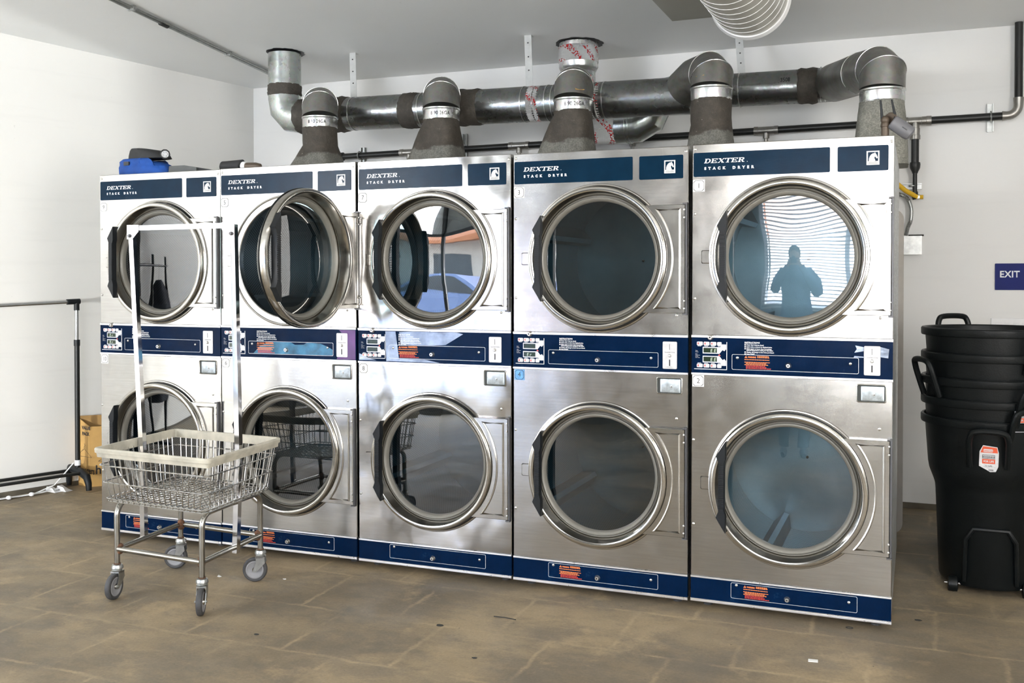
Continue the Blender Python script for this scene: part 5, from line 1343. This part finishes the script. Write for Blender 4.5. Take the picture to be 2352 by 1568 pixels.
mb.rings(rg, True, True); mb.mi = 1; mb.tube([(-.15, 0, 1.33), (-.15, 0, 1.47), (-.14, 0, 1.50), (-.12, 0, 1.52), (-.105, 0, 1.50)], .003, 6)
o_ = mb.build('coat', ['cloth_dark', 'steel'], loc=(-1.80, -2.35, 0), rot=(0, 0, R(62)), angle=70); tag(o_, 'dark coat hanging from the black rack, mirrored in the upper glass of dryer 9', 'coat')

# ------------------------------------------------------------------ the photographer, seen as a reflection in the glass of dryer 1
def skinned(chains, sub=2):
    """one continuous body grown from jointed chains; vertex 0 is the pelvis"""
    me = bpy.data.meshes.new('b'); vs_, es, rad = [], [], []
    for ch in chains:
        prev = None
        for it in ch:
            if isinstance(it, int): prev = it; continue
            p, r = it; vs_.append(p); rad.append(r); i = len(vs_)-1
            if prev is not None: es.append((prev, i))
            prev = i
    me.from_pydata(vs_, es, []); o = bpy.data.objects.new('b', me); COL.objects.link(o)
    sk = o.modifiers.new('s', 'SKIN'); sk.branch_smoothing = 0.6
    for v, r in zip(me.skin_vertices[0].data, rad): v.radius = r if isinstance(r, tuple) else (r, r)
    me.skin_vertices[0].data[0].use_root = True
    su = o.modifiers.new('d', 'SUBSURF'); su.levels = sub; su.render_levels = sub
    bpy.context.view_layer.update()
    out = bpy.data.meshes.new_from_object(o.evaluated_get(bpy.context.evaluated_depsgraph_get()))
    bpy.data.objects.remove(o); bpy.data.meshes.remove(me); return out
def person():
    root = thing('person', 'person in a blue coat standing with raised camera, mirrored in the glass of dryer 1', 'person', (3.16, -4.78, 0), (0, 0, R(-4)))
    ch = [[((0, 0, .95), (.155, .11)), ((0, 0, 1.10), (.135, .10)), ((0, .0, 1.27), (.155, .105)), ((0, -.01, 1.40), (.15, .09)), ((0, 0, 1.475), .055), ((0, .012, 1.535), .052)]]
    n = 6
    for s_ in (-1, 1):   # arms bent up to the camera: shoulder, elbow, wrist, palm, then fingers and thumb
        ch.append([3, ((s_*.175, -.005, 1.405), .056), ((s_*.235, .03, 1.27), .046), ((s_*.245, .10, 1.18), .041), ((s_*.17, .20, 1.33), .034), ((s_*.085, .235, 1.475), .025), ((s_*.070, .245, 1.525), (.030, .018))]); base = n+5; n += 6
        for k in range(4):
            z = 1.545 - .021*k + (.006 if k in (1, 2) else 0); x = s_*(.078-.002*k)
            ch.append([base, ((x, .262, z), .0085), ((x-s_*.012, .292, z+.004), .0080), ((x-s_*.036, .298, z+.004), .0070)]); n += 3
        ch.append([base, ((s_*.062, .235, 1.505), .0095), ((s_*.045, .220, 1.500), .0085)]); n += 2
    for s_ in (-1, 1):
        ch.append([0, ((s_*.085, 0, .88), .085), ((s_*.10, .015, .50), .056), ((s_*.105, -.01, .28), .050), ((s_*.105, -.02, .10), .036), ((s_*.11, .02, .045), (.040, .035)), ((s_*.125, .13, .032), (.042, .026))])
    b = place('body', skinned(ch), root); b.data.materials.clear(); b.data.materials.append(MATS['skin']); b.data.shade_smooth()
    # head with face
    mb = MB(); mb.ball((0, .012, 1.615), .098, 16, .78, .95, 1.18)
    mb.ball((0, .100, 1.598), .016, 8, .8, 1.1, 1.5); mb.ball((0, .090, 1.556), .018, 8, 1.3, .5, .35)
    for s_ in (-1, 1): mb.ball((s_*.077, .008, 1.605), .020, 8, .4, .8, 1.3); mb.ball((s_*.030, .092, 1.622), .010, 8, 1.2, .5, .7)
    mb.build('head', 'skin', b)
    mb = MB(); mb.ball((0, -.008, 1.640), .106, 16, .82, .98, 1.08)
    for v in mb.bm.verts:
        if v.co.y > .055 and v.co.z < 1.66: v.co.y = .03
    mb.ball((0, -.06, 1.54), .075, 12, 1.05, .7, 1.3); mb.build('hair', 'hair', b)
    mb = MB(); rg = []
    for z, hw, hd in ((.42, .235, .19), (.60, .225, .18), (.90, .195, .15), (1.08, .170, .125), (1.25, .190, .130), (1.38, .195, .115), (1.44, .13, .085), (1.475, .070, .065)):
        rg.append([(hw*math.cos(a)*(1+.02*math.sin(6*a)), hd*math.sin(a)*(1+.02*math.cos(5*a)) - .005, z) for a in [2*PI*k/40 for k in range(40)]])
    mb.rings(rg, False, False)
    for s_ in (-1, 1): mb.tube(smooth_path([Vector(p) for p in ((s_*.150, -.005, 1.405), (s_*.235, .03, 1.27), (s_*.245, .10, 1.18), (s_*.17, .20, 1.33), (s_*.095, .232, 1.455))], 5), [.074]*6 + [.064]*5 + [.058]*5 + [.043]*5, 16)
    mb.build('coat', 'cloth_blue', b, angle=70)
    mb = MB()
    for s_ in (-1, 1): mb.tube([(s_*.088, 0, .90), (s_*.10, .015, .50), (s_*.105, -.01, .28), (s_*.105, -.02, .085)], [.100, .072, .064, .060], 18)
    mb.build('trousers', 'cloth_dark', b)
    mb = MB()
    for s_ in (-1, 1): mb.tube([(s_*.107, -.055, .040), (s_*.110, .0, .045), (s_*.120, .09, .036), (s_*.126, .165, .026)], [.034, .042, .040, .024], 14)
    mb.build('shoe', 'black_plastic', b)
    t = thing('photo_camera', 'black camera held up to the eye of the person in the blue coat', 'camera', (3.16, -4.78, 0), (0, 0, R(-4)))
    mb = MB(); mb.box(-.066, .232, 1.500, .066, .275, 1.580); mb.box(-.022, .236, 1.580, .022, .268, 1.602); mb.build('camera_body', 'black_plastic', t, bevel=.006)
    mb = MB(); mb.lathe([(.033, .275), (.034, .30), (.037, .33), (.037, .345), (.030, .345), (.026, .335), (0, .333)], (0, 0, 1.535), 'y', 32); mb.build('lens', 'black_plastic', t)
person()
